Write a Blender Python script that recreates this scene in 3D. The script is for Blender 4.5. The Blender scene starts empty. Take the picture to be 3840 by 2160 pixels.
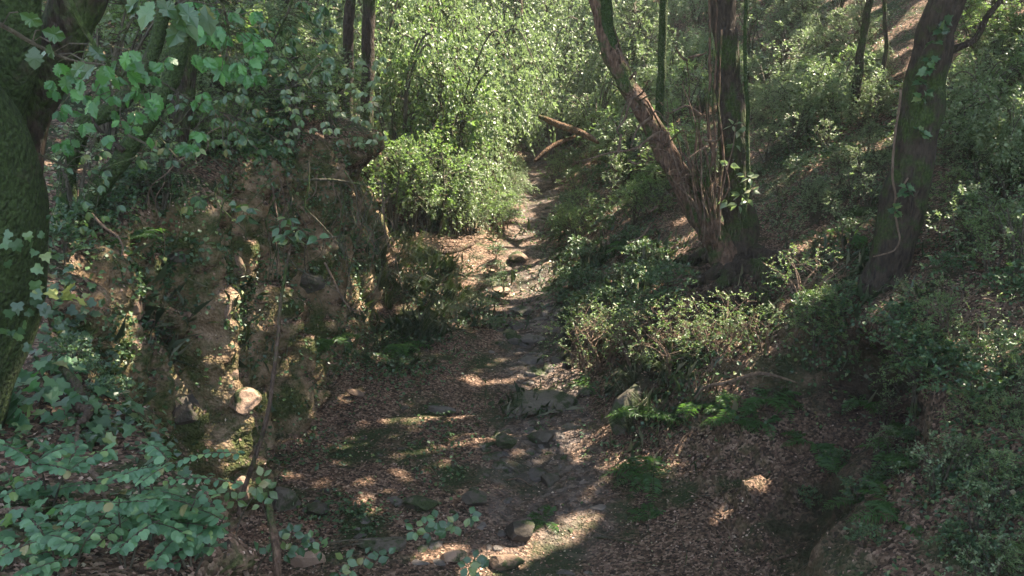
import bpy, math, random
import numpy as np
from mathutils import Vector
from mathutils.bvhtree import BVHTree

# ------------------------------------------------------------------ camera, sky, sun, exposure
SC = bpy.context.scene
COL = SC.collection
CAMZ, PITCH, FOC = 5.5, math.radians(17.0), 963.0
cam_data = bpy.data.cameras.new('camera')
cam_data.sensor_width = 36.0
cam_data.lens = 36.0 * FOC / 1024.0
cam_data.clip_start = 0.05
cam_data.clip_end = 400.0
cam = bpy.data.objects.new('camera', cam_data)
COL.objects.link(cam)
cam.location = (0, 0, CAMZ)
cam.rotation_euler = (math.radians(90) - PITCH, 0, 0)
SC.camera = cam

SUN_EL, SUN_AZ = math.radians(52.0), math.radians(62.0)      # azimuth from +Y towards +X
SUN = np.array([math.cos(SUN_EL) * math.sin(SUN_AZ), math.cos(SUN_EL) * math.cos(SUN_AZ), math.sin(SUN_EL)])
world = bpy.data.worlds.new('World')
SC.world = world
world.use_nodes = True
wn = world.node_tree
sky = wn.nodes.new('ShaderNodeTexSky')
sky.sky_type = 'NISHITA'
sky.sun_disc = False
sky.sun_elevation = SUN_EL
sky.sun_rotation = SUN_AZ
bg = wn.nodes['Background']
hs = wn.nodes.new('ShaderNodeHueSaturation')
hs.inputs['Saturation'].default_value = 0.7
wn.links.new(sky.outputs[0], hs.inputs['Color'])
wn.links.new(hs.outputs[0], bg.inputs[0])
bg.inputs[1].default_value = 0.135
sd = bpy.data.lights.new('sun', 'SUN')
sd.energy = 5.0
sd.angle = math.radians(0.5)
sd.color = (1.0, 0.87, 0.71)
so = bpy.data.objects.new('sun', sd)
COL.objects.link(so)
so.rotation_euler = Vector(-SUN).to_track_quat('-Z', 'Y').to_euler()
so.location = (20, 12, 30)
SC.view_settings.view_transform = 'Standard'
SC.view_settings.look = 'None'
SC.view_settings.gamma = 1.0
SC.view_settings.use_curve_mapping = False
SC.view_settings.exposure = 2.7
SC.cycles.use_denoising = True
SC.cycles.max_bounces = 6
SC.cycles.diffuse_bounces = 3
SC.cycles.glossy_bounces = 2
SC.cycles.transmission_bounces = 4
SC.cycles.sample_clamp_indirect = 4.0
SC.cycles.caustics_reflective = False
SC.cycles.caustics_refractive = False

rng = np.random.default_rng(7)
random.seed(7)

# ------------------------------------------------------------------ numpy noise
def _hash(ix, iy, iz, s):
    h = (ix * 374761393 + iy * 668265263 + iz * 2147483647 + s * 974634777).astype(np.int64) & 0xffffffff
    h = ((h ^ (h >> 13)) * 1274126177) & 0xffffffff
    h = ((h ^ (h >> 16)) * 2246822519) & 0xffffffff
    return ((h ^ (h >> 15)) & 0xffffff) / float(0xffffff)

def vnoise(p, s=0):
    p = np.asarray(p, float)
    i = np.floor(p).astype(np.int64)
    f = p - i
    f = f * f * (3 - 2 * f)
    r = 0
    for dx in (0, 1):
        for dy in (0, 1):
            for dz in (0, 1):
                w = (f[:, 0] if dx else 1 - f[:, 0]) * (f[:, 1] if dy else 1 - f[:, 1]) * (f[:, 2] if dz else 1 - f[:, 2])
                r = r + w * _hash(i[:, 0] + dx, i[:, 1] + dy, i[:, 2] + dz, s)
    return r * 2 - 1

def fbm(p, s=0, o=4):
    r, a, t = 0, 1.0, 0
    for k in range(o):
        r = r + a * vnoise(p * 2.03 ** k + 17.3 * k, s + k)
        t += a
        a *= 0.5
    return r / t

def worley(p, s=0):
    """cell id random value, distance to the nearest and second nearest feature"""
    i = np.floor(p).astype(np.int64)
    n = len(p)
    d1 = np.full(n, 9.0)
    d2 = np.full(n, 9.0)
    idr = np.zeros(n)
    off = np.zeros((n, 3))
    for dx in (-1, 0, 1):
        for dy in (-1, 0, 1):
            for dz in (-1, 0, 1):
                c = i + np.array([dx, dy, dz])
                q = np.stack([_hash(c[:, 0], c[:, 1], c[:, 2], s + k) for k in range(3)], 1) + c
                d = np.sqrt(((p - q) ** 2).sum(1))
                r = _hash(c[:, 0], c[:, 1], c[:, 2], s + 5)
                m = d < d1
                d2 = np.where(m, d1, np.minimum(d2, d))
                off = np.where(m[:, None], p - q, off)
                idr = np.where(m, r, idr)
                d1 = np.where(m, d, d1)
    return idr, d1, d2, off

# ------------------------------------------------------------------ object helpers
class MB:
    """collects pieces of geometry and links them as ONE mesh object"""
    def __init__(self):
        self.v, self.f, self.n = [], {3: [], 4: []}, 0
    def add(self, v, *fs):
        v = np.asarray(v, float).reshape(-1, 3)
        for f in fs:
            f = np.asarray(f, np.int64)
            if f.size:
                self.f[f.shape[1]].append(f + self.n)
        self.v.append(v)
        self.n += len(v)
    def mesh(self, name, mats, smooth=False):
        v = np.concatenate(self.v)
        me = bpy.data.meshes.new(name)
        parts = [np.concatenate(self.f[k]) if self.f[k] else np.zeros((0, k), np.int64) for k in (3, 4)]
        loops = np.concatenate([x.ravel() for x in parts])
        tot = np.concatenate([np.full(len(parts[0]), 3), np.full(len(parts[1]), 4)])
        st = np.concatenate([[0], np.cumsum(tot)[:-1]])
        me.vertices.add(len(v))
        me.vertices.foreach_set('co', v.ravel())
        me.loops.add(len(loops))
        me.loops.foreach_set('vertex_index', loops.astype(np.int32))
        me.polygons.add(len(tot))
        me.polygons.foreach_set('loop_start', st.astype(np.int32))
        me.polygons.foreach_set('loop_total', tot.astype(np.int32))
        me.polygons.foreach_set('use_smooth', np.full(len(tot), smooth))
        me.update(calc_edges=True)
        for m in (mats if isinstance(mats, (list, tuple)) else [mats]):
            me.materials.append(m)
        return me
    def build(self, name, mat, parent=None, smooth=False):
        return link(name, self.mesh(name, mat, smooth), parent)

def link(name, me, parent=None):
    o = bpy.data.objects.new(name, me)
    COL.objects.link(o)
    if parent is not None:
        o.parent = parent
    return o

def tag(o, label=None, cat=None, group=None, kind=None):
    for k, v in (('label', label), ('category', cat), ('group', group), ('kind', kind)):
        if v:
            o[k] = v
    return o

def empty(name, loc=(0, 0, 0), rz=0.0, sc=1.0):
    o = bpy.data.objects.new(name, None)
    COL.objects.link(o)
    o.location = loc
    o.rotation_euler = (0, 0, rz)
    o.scale = (sc, sc, sc)
    return o

def copy_tree(o, parent=None):
    c = o.copy()
    COL.objects.link(c)
    if parent is not None:
        c.parent = parent
    for ch in list(o.children):
        copy_tree(ch, c)
    return c

def norm(a):
    a = np.asarray(a, float)
    return a / np.maximum(np.linalg.norm(a, axis=-1, keepdims=True), 1e-9)

def ray(px, py):
    u, v = (px - 512.0) / FOC, (288.0 - py) / FOC
    d = np.array([u, math.cos(PITCH) + v * math.sin(PITCH), -math.sin(PITCH) + v * math.cos(PITCH)])
    return d

def at(px, py, Y):
    """the point on the plane y = Y seen at pixel (px, py)"""
    d = ray(px, py)
    return np.array([0, 0, CAMZ]) + d * (Y / d[1])

# ------------------------------------------------------------------ node materials
def mat_new(name):
    m = bpy.data.materials.new(name)
    m.use_nodes = True
    nt = m.node_tree
    nt.nodes.clear()
    return m, nt
def N(nt, t, **kw):
    n = nt.nodes.new(t)
    for k, v in kw.items():
        setattr(n, k, v)
    return n
def ramp(nt, fac, stops, interp='LINEAR'):
    r = N(nt, 'ShaderNodeValToRGB')
    r.color_ramp.interpolation = interp
    e = r.color_ramp.elements
    while len(e) > 1:
        e.remove(e[-1])
    for k, (p, c) in enumerate(stops):
        x = e[0] if k == 0 else e.new(p)
        x.position = p
        x.color = (*c, 1)
    nt.links.new(fac, r.inputs[0])
    return r.outputs[0]
def noise(nt, scale, detail=4, rough=0.55, vec=None, dim='3D'):
    n = N(nt, 'ShaderNodeTexNoise')
    n.inputs['Scale'].default_value = scale
    n.inputs['Detail'].default_value = detail
    n.inputs['Roughness'].default_value = rough
    if vec is not None:
        nt.links.new(vec, n.inputs['Vector'])
    return n.outputs[0]
def mixc(nt, fac, a, b, bt='MIX'):
    m = N(nt, 'ShaderNodeMix', data_type='RGBA', blend_type=bt)
    for sock, v in ((m.inputs[0], fac), (m.inputs[6], a), (m.inputs[7], b)):
        if hasattr(v, 'is_linked') or hasattr(v, 'links'):
            nt.links.new(v, sock)
        elif isinstance(v, (int, float)):
            sock.default_value = v
        else:
            sock.default_value = (*v, 1)
    return m.outputs[2]
def objco(nt):
    return N(nt, 'ShaderNodeTexCoord').outputs['Object']
def pos(nt):
    return N(nt, 'ShaderNodeNewGeometry').outputs['Position']
def bump(nt, h, strength=0.5, dist=0.02):
    b = N(nt, 'ShaderNodeBump')
    b.inputs['Strength'].default_value = strength
    b.inputs['Distance'].default_value = dist
    nt.links.new(h, b.inputs['Height'])
    return b.outputs[0]
def finish(nt, col, rough=0.8, nrm=None, spec=0.3):
    p = N(nt, 'ShaderNodeBsdfPrincipled')
    if isinstance(col, tuple):
        p.inputs['Base Color'].default_value = (*col, 1)
    else:
        nt.links.new(col, p.inputs['Base Color'])
    if isinstance(rough, (int, float)):
        p.inputs['Roughness'].default_value = rough
    else:
        nt.links.new(rough, p.inputs['Roughness'])
    p.inputs['Specular IOR Level'].default_value = spec
    if nrm is not None:
        nt.links.new(nrm, p.inputs['Normal'])
    o = N(nt, 'ShaderNodeOutputMaterial')
    nt.links.new(p.outputs[0], o.inputs[0])
    return p, o

def leaf_mat(name, stops, rough=0.4, trans=0.3, tcol=(0.16, 0.30, 0.04), spec=0.5):
    m, nt = mat_new(name)
    g = N(nt, 'ShaderNodeNewGeometry')
    c = ramp(nt, g.outputs['Random Per Island'], stops)
    p, o = finish(nt, c, rough, None, spec)
    if trans > 0:
        t = N(nt, 'ShaderNodeBsdfTranslucent')
        t.inputs[0].default_value = (*tcol, 1)
        mx = N(nt, 'ShaderNodeMixShader')
        mx.inputs[0].default_value = trans
        nt.links.new(p.outputs[0], mx.inputs[1])
        nt.links.new(t.outputs[0], mx.inputs[2])
        nt.links.new(mx.outputs[0], o.inputs[0])
    return m

def litter_mat(name):
    m, nt = mat_new(name)
    g = N(nt, 'ShaderNodeNewGeometry')
    c = ramp(nt, g.outputs['Random Per Island'], [
        (0.0, (0.035, 0.024, 0.017)), (0.3, (0.08, 0.05, 0.033)), (0.55, (0.175, 0.10, 0.066)),
        (0.75, (0.26, 0.16, 0.112)), (0.9, (0.37, 0.255, 0.19)), (0.97, (0.44, 0.34, 0.25)), (1.0, (0.12, 0.16, 0.05))])
    finish(nt, c, 0.6, None, 0.35)
    return m

def bark_mat(name, dark, light, moss=0.0, mossc=(0.05, 0.075, 0.02), sc=1.0, zs=3.2):
    m, nt = mat_new(name)
    co = objco(nt)
    mp = N(nt, 'ShaderNodeMapping')
    mp.inputs['Scale'].default_value = (11 * sc, 11 * sc, zs * sc)
    nt.links.new(co, mp.inputs[0])
    n1 = noise(nt, 2.2, 6, 0.65, mp.outputs[0])
    v = N(nt, 'ShaderNodeTexVoronoi', feature='DISTANCE_TO_EDGE')
    v.inputs['Scale'].default_value = 2.0
    nt.links.new(mp.outputs[0], v.inputs['Vector'])
    c = ramp(nt, n1, [(0.3, dark), (0.7, light)])
    if moss > 0:
        n2 = noise(nt, 2.3, 6, 0.7, co)
        n3 = noise(nt, 40, 3, 0.6, co)
        mc = ramp(nt, n3, [(0.3, tuple(x * 0.45 for x in mossc)), (0.7, tuple(x * 1.5 for x in mossc))])
        f = ramp(nt, n2, [(0.62 - moss * 0.4, (0, 0, 0)), (0.72 - moss * 0.4, (1, 1, 1))])
        c = mixc(nt, f, c, mc)
    ad = N(nt, 'ShaderNodeMath', operation='MULTIPLY_ADD')
    nt.links.new(v.outputs['Distance'], ad.inputs[0])
    ad.inputs[1].default_value = 0.8
    nt.links.new(n1, ad.inputs[2])
    finish(nt, c, 0.85, bump(nt, ad.outputs[0], 1.0, 0.07), 0.25)
    return m

def ground_mat(name):
    """leaf litter over earth, moss patches, shade painted dark in the hollows; stone where the 'rock' mask of the sheet is set, gravel on the stream bed"""
    m, nt = mat_new(name)
    co = pos(nt)
    v = N(nt, 'ShaderNodeTexVoronoi')
    v.inputs['Scale'].default_value = 36
    nt.links.new(co, v.inputs['Vector'])
    sep = N(nt, 'ShaderNodeSeparateColor')
    nt.links.new(v.outputs['Color'], sep.inputs[0])
    lit = ramp(nt, sep.outputs[0], [(0.0, (0.025, 0.018, 0.012)), (0.4, (0.085, 0.054, 0.036)), (0.7, (0.165, 0.10, 0.068)), (1.0, (0.29, 0.20, 0.14))])
    mo = ramp(nt, noise(nt, 60, 3, 0.6, co), [(0.3, (0.02, 0.028, 0.010)), (0.7, (0.055, 0.072, 0.028))])
    f1 = ramp(nt, noise(nt, 0.9, 6, 0.65, co), [(0.50, (0, 0, 0)), (0.60, (1, 1, 1))])
    soil_and_shade = mixc(nt, f1, lit, mo)
    # gravel
    v2 = N(nt, 'ShaderNodeTexVoronoi')
    v2.inputs['Scale'].default_value = 14
    nt.links.new(co, v2.inputs['Vector'])
    sp2 = N(nt, 'ShaderNodeSeparateColor')
    nt.links.new(v2.outputs['Color'], sp2.inputs[0])
    gr = ramp(nt, sp2.outputs[0], [(0.0, (0.045, 0.036, 0.03)), (0.5, (0.10, 0.08, 0.067)), (1.0, (0.21, 0.165, 0.14))])
    a1 = N(nt, 'ShaderNodeAttribute', attribute_name='bed')
    nb = N(nt, 'ShaderNodeMath', operation='MULTIPLY')
    nt.links.new(a1.outputs['Fac'], nb.inputs[0])
    nt.links.new(ramp(nt, noise(nt, 3, 4, 0.6, co), [(0.35, (0.2, 0.2, 0.2)), (0.6, (1, 1, 1))]), nb.inputs[1])
    c = mixc(nt, nb.outputs[0], soil_and_shade, gr)
    # rock
    rk = ramp(nt, noise(nt, 2.4, 8, 0.7, co), [(0.30, (0.10, 0.065, 0.035)), (0.46, (0.185, 0.125, 0.07)), (0.60, (0.33, 0.235, 0.15)), (0.72, (0.30, 0.16, 0.08))])
    rm = ramp(nt, noise(nt, 30, 4, 0.65, co), [(0.3, (0.025, 0.035, 0.010)), (0.7, (0.085, 0.095, 0.032))])
    fr = ramp(nt, noise(nt, 1.7, 8, 0.75, co), [(0.44, (0, 0, 0)), (0.56, (1, 1, 1))])
    rk = mixc(nt, fr, rk, rm)
    a2 = N(nt, 'ShaderNodeAttribute', attribute_name='rock')
    c = mixc(nt, a2.outputs['Fac'], c, rk)
    shade_humus = ramp(nt, noise(nt, 9, 6, 0.7, co), [(0.35, (0.012, 0.008, 0.005)), (0.7, (0.045, 0.03, 0.02))])  # dark humus tone that paints deep shade into the hollows
    a3 = N(nt, 'ShaderNodeAttribute', attribute_name='soil_and_shade')
    c = mixc(nt, a3.outputs['Fac'], c, shade_humus)
    h = N(nt, 'ShaderNodeMath', operation='MULTIPLY_ADD')
    nt.links.new(v.outputs['Distance'], h.inputs[0])
    h.inputs[1].default_value = 0.5
    nt.links.new(noise(nt, 14, 6, 0.7, co), h.inputs[2])
    finish(nt, c, 0.9, bump(nt, h.outputs[0], 0.9, 0.04), 0.2)
    return m

def stone_mat(name, a, b, moss=0.3):
    m, nt = mat_new(name)
    co = pos(nt)
    oi = N(nt, 'ShaderNodeObjectInfo')
    c = ramp(nt, noise(nt, 7, 7, 0.7, co), [(0.3, a), (0.7, b)])
    c = mixc(nt, 0.5, c, ramp(nt, oi.outputs['Random'], [(0, tuple(x * 0.6 for x in a)), (1, tuple(min(1, x * 1.25) for x in b))]))
    mc = ramp(nt, noise(nt, 45, 3, 0.6, co), [(0.3, (0.022, 0.030, 0.011)), (0.7, (0.060, 0.075, 0.030))])
    f = ramp(nt, noise(nt, 2.6, 6, 0.7, co), [(0.63 - moss * 0.4, (0, 0, 0)), (0.70 - moss * 0.4, (1, 1, 1))])
    c = mixc(nt, f, c, mc)
    finish(nt, c, 0.85, bump(nt, noise(nt, 18, 7, 0.7, co), 0.7, 0.03), 0.25)
    return m

M = {}
M['ground'] = ground_mat('forest floor')
M['litter'] = litter_mat('dead leaves')
M['laurel'] = leaf_mat('glossy leaf', [(0, (0.045, 0.072, 0.026)), (0.5, (0.10, 0.15, 0.06)), (0.85, (0.165, 0.215, 0.10)), (0.96, (0.22, 0.24, 0.13)), (1, (0.22, 0.14, 0.08))], 0.5, 0.3, (0.26, 0.38, 0.13), 0.8)
M['bright'] = leaf_mat('young leaf', [(0, (0.05, 0.085, 0.03)), (0.5, (0.10, 0.16, 0.06)), (0.9, (0.17, 0.23, 0.09)), (0.96, (0.26, 0.24, 0.10)), (1, (0.22, 0.13, 0.07))], 0.42, 0.35, (0.24, 0.40, 0.08), 0.6)
M['ivy'] = leaf_mat('ivy leaf', [(0, (0.02, 0.045, 0.02)), (0.5, (0.04, 0.085, 0.035)), (0.85, (0.07, 0.13, 0.045)), (0.95, (0.13, 0.16, 0.05)), (1, (0.16, 0.10, 0.05))], 0.42, 0.15)
M['locust'] = leaf_mat('soft leaflet', [(0, (0.04, 0.09, 0.045)), (0.5, (0.075, 0.16, 0.08)), (0.85, (0.12, 0.22, 0.10)), (0.95, (0.19, 0.25, 0.08)), (1, (0.2, 0.15, 0.07))], 0.5, 0.35, (0.15, 0.38, 0.08))
M['oak'] = leaf_mat('broad leaf', [(0, (0.035, 0.09, 0.035)), (0.6, (0.055, 0.15, 0.05)), (1, (0.09, 0.22, 0.06))], 0.42, 0.35, (0.14, 0.36, 0.05))
M['fern'] = leaf_mat('fern', [(0, (0.025, 0.06, 0.02)), (1, (0.055, 0.11, 0.035))], 0.5, 0.35, (0.18, 0.38, 0.06))
M['yellow'] = leaf_mat('sunlit pale leaf', [(0, (0.20, 0.26, 0.05)), (1, (0.34, 0.36, 0.10))], 0.5, 0.35, (0.4, 0.42, 0.08))  # pale tone standing in for sunlight on the sprig
M['grass'] = leaf_mat('grass', [(0, (0.02, 0.032, 0.014)), (0.7, (0.045, 0.06, 0.026)), (1, (0.17, 0.15, 0.09))], 0.5, 0.08)
M['canopy'] = leaf_mat('canopy leaf', [(0, (0.04, 0.08, 0.02)), (1, (0.08, 0.15, 0.035))], 0.5, 0.25)
M['bark'] = bark_mat('brown bark', (0.035, 0.024, 0.016), (0.15, 0.10, 0.07), 0.25)
M['bark_warm'] = bark_mat('reddish bark', (0.018, 0.010, 0.006), (0.215, 0.135, 0.09), 0.25)
M['bark_dark'] = bark_mat('dark bark', (0.018, 0.014, 0.010), (0.075, 0.055, 0.038), 0.35, (0.04, 0.06, 0.015))
M['bark_moss'] = bark_mat('mossy bark', (0.022, 0.018, 0.012), (0.11, 0.09, 0.06), 0.72, (0.042, 0.066, 0.018), 1.3, 8.0)
M['twig'] = bark_mat('twig bark', (0.07, 0.048, 0.033), (0.26, 0.18, 0.125), 0.0)
M['twig_dark'] = bark_mat('dark twig', (0.04, 0.035, 0.025), (0.14, 0.12, 0.08), 0.3)
M['wood'] = bark_mat('bare wood', (0.03, 0.02, 0.012), (0.20, 0.11, 0.055), 0.2)
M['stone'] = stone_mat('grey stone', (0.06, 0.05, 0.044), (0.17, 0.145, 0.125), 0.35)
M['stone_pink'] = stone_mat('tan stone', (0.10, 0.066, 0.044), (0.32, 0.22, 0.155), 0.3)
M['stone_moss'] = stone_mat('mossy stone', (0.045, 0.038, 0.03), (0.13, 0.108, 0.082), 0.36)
# ------------------------------------------------------------------ terrain: one sheet through measured cross sections
L9 = ((-25, 9), (-10, 5.2))
STN = [
 (-4,  [(-25,9),(-10,5),(-4,3.7),(-.95,3.1),(-.9,1.6),(-.7,.15),(-.2,-.1),(.4,-.12),(1.2,-.05),(2,.1),(3.4,1.4),(5,2.6),(10,5),(25,11)]),
 (2,   [(-25,9),(-10,5),(-4,3.6),(-.95,3.0),(-.95,1.6),(-.8,.15),(-.2,-.1),(.4,-.12),(1.2,-.05),(2,.1),(3.4,1.4),(5,2.6),(10,5),(25,11)]),
 (4,   [(-25,9),(-10,5),(-4,3.4),(-1.35,2.8),(-1.5,1.5),(-1.4,.1),(-.6,-.1),(0,-.15),(1,-.05),(1.9,.1),(3.4,1.1),(5,2.3),(10,5),(25,11)]),
 (5.4, [(-25,9),(-10,5),(-4.4,3.3),(-2.2,2.9),(-2.3,1.5),(-2.1,.1),(-1,-.05),(0,-.15),(1,-.05),(1.9,.1),(3.3,1.0),(4.9,2.2),(10,4.8),(25,11)]),
 (7,   [(-25,9),(-10,5),(-5.2,3.7),(-3.45,3.05),(-3.35,1.6),(-2.9,.1),(-1.4,0),(0,-.12),(1,-.05),(1.9,.12),(3.2,.95),(4.7,2.1),(9.5,4.6),(25,10.5)]),
 (8.2, [(-25,9),(-10,5.2),(-5.6,4.0),(-3.62,3.25),(-3.45,1.7),(-3.05,.12),(-1.6,0),(0,-.1),(1.05,-.05),(1.95,.12),(3.2,.8),(4.3,1.9),(9.2,4.4),(25,10)]),
 (9.5, [(-25,9),(-10,5.4),(-5.4,4.1),(-3.15,3.45),(-3.05,1.8),(-2.8,.14),(-1.6,.02),(.1,-.1),(1.1,-.05),(1.9,.1),(3.2,.7),(4.1,1.95),(9,4.3),(25,10)]),
 (11.3,[(-25,9.5),(-10,5.8),(-5.2,4.3),(-2.9,3.5),(-2.8,1.8),(-2.6,.2),(-1.3,.05),(.3,.02),(1.05,.05),(1.55,.25),(2.5,1.2),(4.2,2.1),(9,4.5),(25,10.5)]),
 (13,  [(-25,10),(-10,6),(-5,4.4),(-2.65,3.5),(-2.7,1.8),(-2.45,.3),(-1.1,.18),(.2,.1),(.95,.15),(1.4,.4),(2.1,1.45),(3.6,2.05),(8.7,4.3),(25,11)]),
 (15,  [(-25,10),(-10,6.1),(-5,4.3),(-2.1,3.35),(-2.5,2.0),(-2.3,.4),(-1,.28),(.1,.2),(.8,.25),(1.25,.45),(2.2,1.35),(4,2.2),(8.7,4.4),(25,11.5)]),
 (16.5,[(-25,10.5),(-10,6.2),(-5.2,4.2),(-2.7,3.0),(-2.5,1.8),(-2.1,.6),(-1,.36),(0,.3),(.8,.36),(1.4,.65),(2.6,1.4),(4.5,2.4),(9,4.7),(25,12)]),
 (19,  [(-25,11),(-11,6.6),(-7.5,4.6),(-5,3.3),(-3.2,2.0),(-1.9,.95),(-.9,.6),(.1,.45),(.8,.5),(1.4,.85),(2.9,1.7),(5,2.8),(10,5.3),(25,13)]),
 (24,  [(-25,12),(-12,7.4),(-8,5.2),(-5.3,3.7),(-3.2,2.2),(-1.5,1.15),(-.4,.85),(.5,.72),(1.2,.8),(1.9,1.2),(3.3,2.2),(5.5,3.4),(10,5.8),(25,14)]),
 (30,  [(-26,14),(-13,8.8),(-8.5,6.4),(-5.5,4.6),(-3.2,3.0),(-1.2,1.7),(0,1.25),(.8,1.1),(1.6,1.25),(2.4,1.8),(4.2,3.2),(6.5,4.8),(11,7.2),(26,16)]),
 (38,  [(-28,17),(-14,11),(-9,8.4),(-6,6.6),(-3.4,5.0),(-1.2,3.7),(0.2,3.0),(1,2.7),(1.9,3),(2.8,3.6),(5,5.2),(8,7.2),(13,10),(28,19)]),
 (48,  [(-32,22),(-16,15),(-10,12),(-7,10.4),(-4,8.8),(-1.6,7.6),(0.2,6.9),(1.2,6.6),(2.2,6.8),(3.4,7.4),(6,9),(10,11.2),(16,14.5),(32,23)]),
 (62,  [(-38,30),(-19,22),(-12,19),(-8,17.6),(-4.5,16.2),(-1.8,15.2),(0,14.6),(1.2,14.4),(2.6,14.6),(4,15.2),(7,16.6),(12,19),(20,22.6),(38,31)]),
 (80,  [(-48,40),(-24,32),(-15,29),(-10,27.6),(-6,26.4),(-2.4,25.4),(-.4,25),(1.2,24.8),(3,25),(5,25.4),(9,26.6),(15,29),(25,33),(48,41)]),
]
sy = np.array([s[0] for s in STN], float)
sp = np.array([s[1] for s in STN], float)
SUB = [10, 24, 40, 44, 44, 34, 30, 30, 28, 40, 44, 44, 14]
def pchip(x, y, xq):
    """monotone cubic through (x, y[:, ...])"""
    h = np.diff(x)
    sh = (-1,) + (1,) * (y.ndim - 1)
    d = np.diff(y, axis=0) / h.reshape(sh)
    m = np.zeros_like(y)
    w = (d[:-1] * d[1:] > 0)
    m[1:-1] = np.where(w, 2 * d[:-1] * d[1:] / np.where(w, d[:-1] + d[1:], 1), 0)
    m[0], m[-1] = d[0], d[-1]
    i = np.clip(np.searchsorted(x, xq, side='right') - 1, 0, len(x) - 2)
    t = ((xq - x[i]) / h[i]).reshape(sh)
    hh = h[i].reshape(sh)
    return ((1 + 2 * t) * (1 - t) ** 2) * y[i] + t * (1 - t) ** 2 * hh * m[i] + t * t * (3 - 2 * t) * y[i + 1] + t * t * (t - 1) * hh * m[i + 1]
ys = np.concatenate([np.arange(-4, 3, .3), np.arange(3, 7, .06), np.arange(7, 17, .045), np.arange(17, 26, .1), np.arange(26, 42, .3), np.arange(42, 80.1, 1.2)])
P1 = pchip(sy, sp, ys)                                  # rows x 14 x 2
uq = np.concatenate([k + np.arange(n) / n for k, n in enumerate(SUB)] + [[13.0]])
P2 = pchip(np.arange(14.0), np.swapaxes(P1, 0, 1), uq)  # cols x rows x 2
P2 = np.swapaxes(P2, 0, 1)
R, Cn = len(ys), len(uq)
G = np.zeros((R, Cn, 3))
G[:, :, 0] = P2[:, :, 0]
G[:, :, 2] = P2[:, :, 1]
G[:, :, 1] = ys[:, None]
U = np.broadcast_to(uq, (R, Cn))
YY = np.broadcast_to(ys[:, None], (R, Cn))
def sstep(a, b, x):
    t = np.clip((x - a) / (b - a), 0, 1)
    return t * t * (3 - 2 * t)
def grid_normals(G):
    du = np.gradient(G, axis=1)
    dv = np.gradient(G, axis=0)
    n = norm(np.cross(du, dv))
    return n * np.where(n[:, :, 2:3] < -0.6, -1, 1)
cliff = sstep(2.75, 3.1, U) * (1 - sstep(4.75, 5.15, U)) * (1 - sstep(16.5, 19, YY)) * sstep(-2, 1, YY)
undercut = sstep(9.0, 9.3, U) * (1 - sstep(10.6, 11.0, U)) * sstep(6, 8, YY) * (1 - sstep(13.5, 15, YY))
nr = grid_normals(G)
p = G.reshape(-1, 3)
n = nr.reshape(-1, 3)
cl = cliff.reshape(-1)
uc = undercut.reshape(-1)
# gentle undulation everywhere
far = np.clip(YY.reshape(-1) / 12, 0.6, 3)
disp = 0.10 * fbm(p * 0.8, 1, 4) * far + 0.035 * fbm(p * 3.5, 4, 4)
# buttresses and blocks of the rock face
yv = p[:, 1]
but = 0.30 * np.exp(-((yv - 9.35) / 0.28) ** 2) + 0.14 * np.exp(-((yv - 11.2) / 0.22) ** 2) - 0.22 * np.exp(-((yv - 10.4) / 0.35) ** 2) \
    + 0.22 * np.exp(-((yv - 13.2) / 0.35) ** 2) - 0.25 * np.exp(-((yv - 12.2) / 0.35) ** 2) + 0.15 * np.exp(-((yv - 8.2) / 0.3) ** 2)
q = p * np.array([1.7, 1.7, 1.25])
q = q + 0.25 * np.stack([vnoise(p * 2.0, 31), vnoise(p * 2.0, 32), vnoise(p * 2.0, 33)], 1)
r1, d1, d2, off = worley(q, 40)
blk = .16 * fbm(p * np.array([3.2, 3.2, .55]) + 5, 77, 3) + (r1 - 0.45) * 0.30 - 0.09 * np.exp(-((d2 - d1) / 0.10) ** 2) + 0.10 * off[:, 2] * (r1 - .5) + .12 * off[:, 0] * (r1 - .3)
r2, e1, e2, _ = worley(p * 4.6, 60)
blk2 = (r2 - 0.5) * 0.10 - 0.035 * np.exp(-((e2 - e1) / 0.14) ** 2)
disp = disp + cl * (but + blk + blk2 + 0.05 * fbm(p * 6, 9, 4))
disp = disp + uc * (0.28 * fbm(p * 1.1, 12, 4) + 0.10 * (r2 - 0.5) + 0.12 * (r1 - .5))
# dark hollows cut under the root-bound bank
def hollow(c, r, a):
    return -a * np.exp(-(((p - np.array(c)) / np.array(r)) ** 2).sum(1))
pp = p + n * disp[:, None]
for c, rr, dv in (((3.6, 9.7, 1.25), (.8, 1.0, .5), (1.0, .5, -.1)), ((3.9, 9.6, 2.1), (.7, 1.0, .35), (-.35, -.25, .1)), ((3.1, 12.2, 1.3), (.7, .8, .4), (.5, .3, -.2)), ((2.9, 8.6, .5), (.5, .5, .3), (.2, .1, -.2)),
                  ((-2.3, 14.6, 2.75), (.5, .9, .28), (-.6, .1, .0))):
    w = np.exp(-(((p - np.array(c)) / np.array(rr)) ** 2).sum(1))[:, None]
    pp = pp + w * np.array(dv)
# stream bed is stony: small lumps
bed = (sstep(6.45, 7.0, U) * (1 - sstep(7.8, 8.3, U)) * sstep(8, 10, YY)).reshape(-1)
r3, g1, g2, _ = worley(pp * 5.5, 80)
pp[:, 2] += bed * (0.09 * np.clip(0.55 - g1, 0, 1) * (0.3 + r3) - 0.02)
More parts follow.
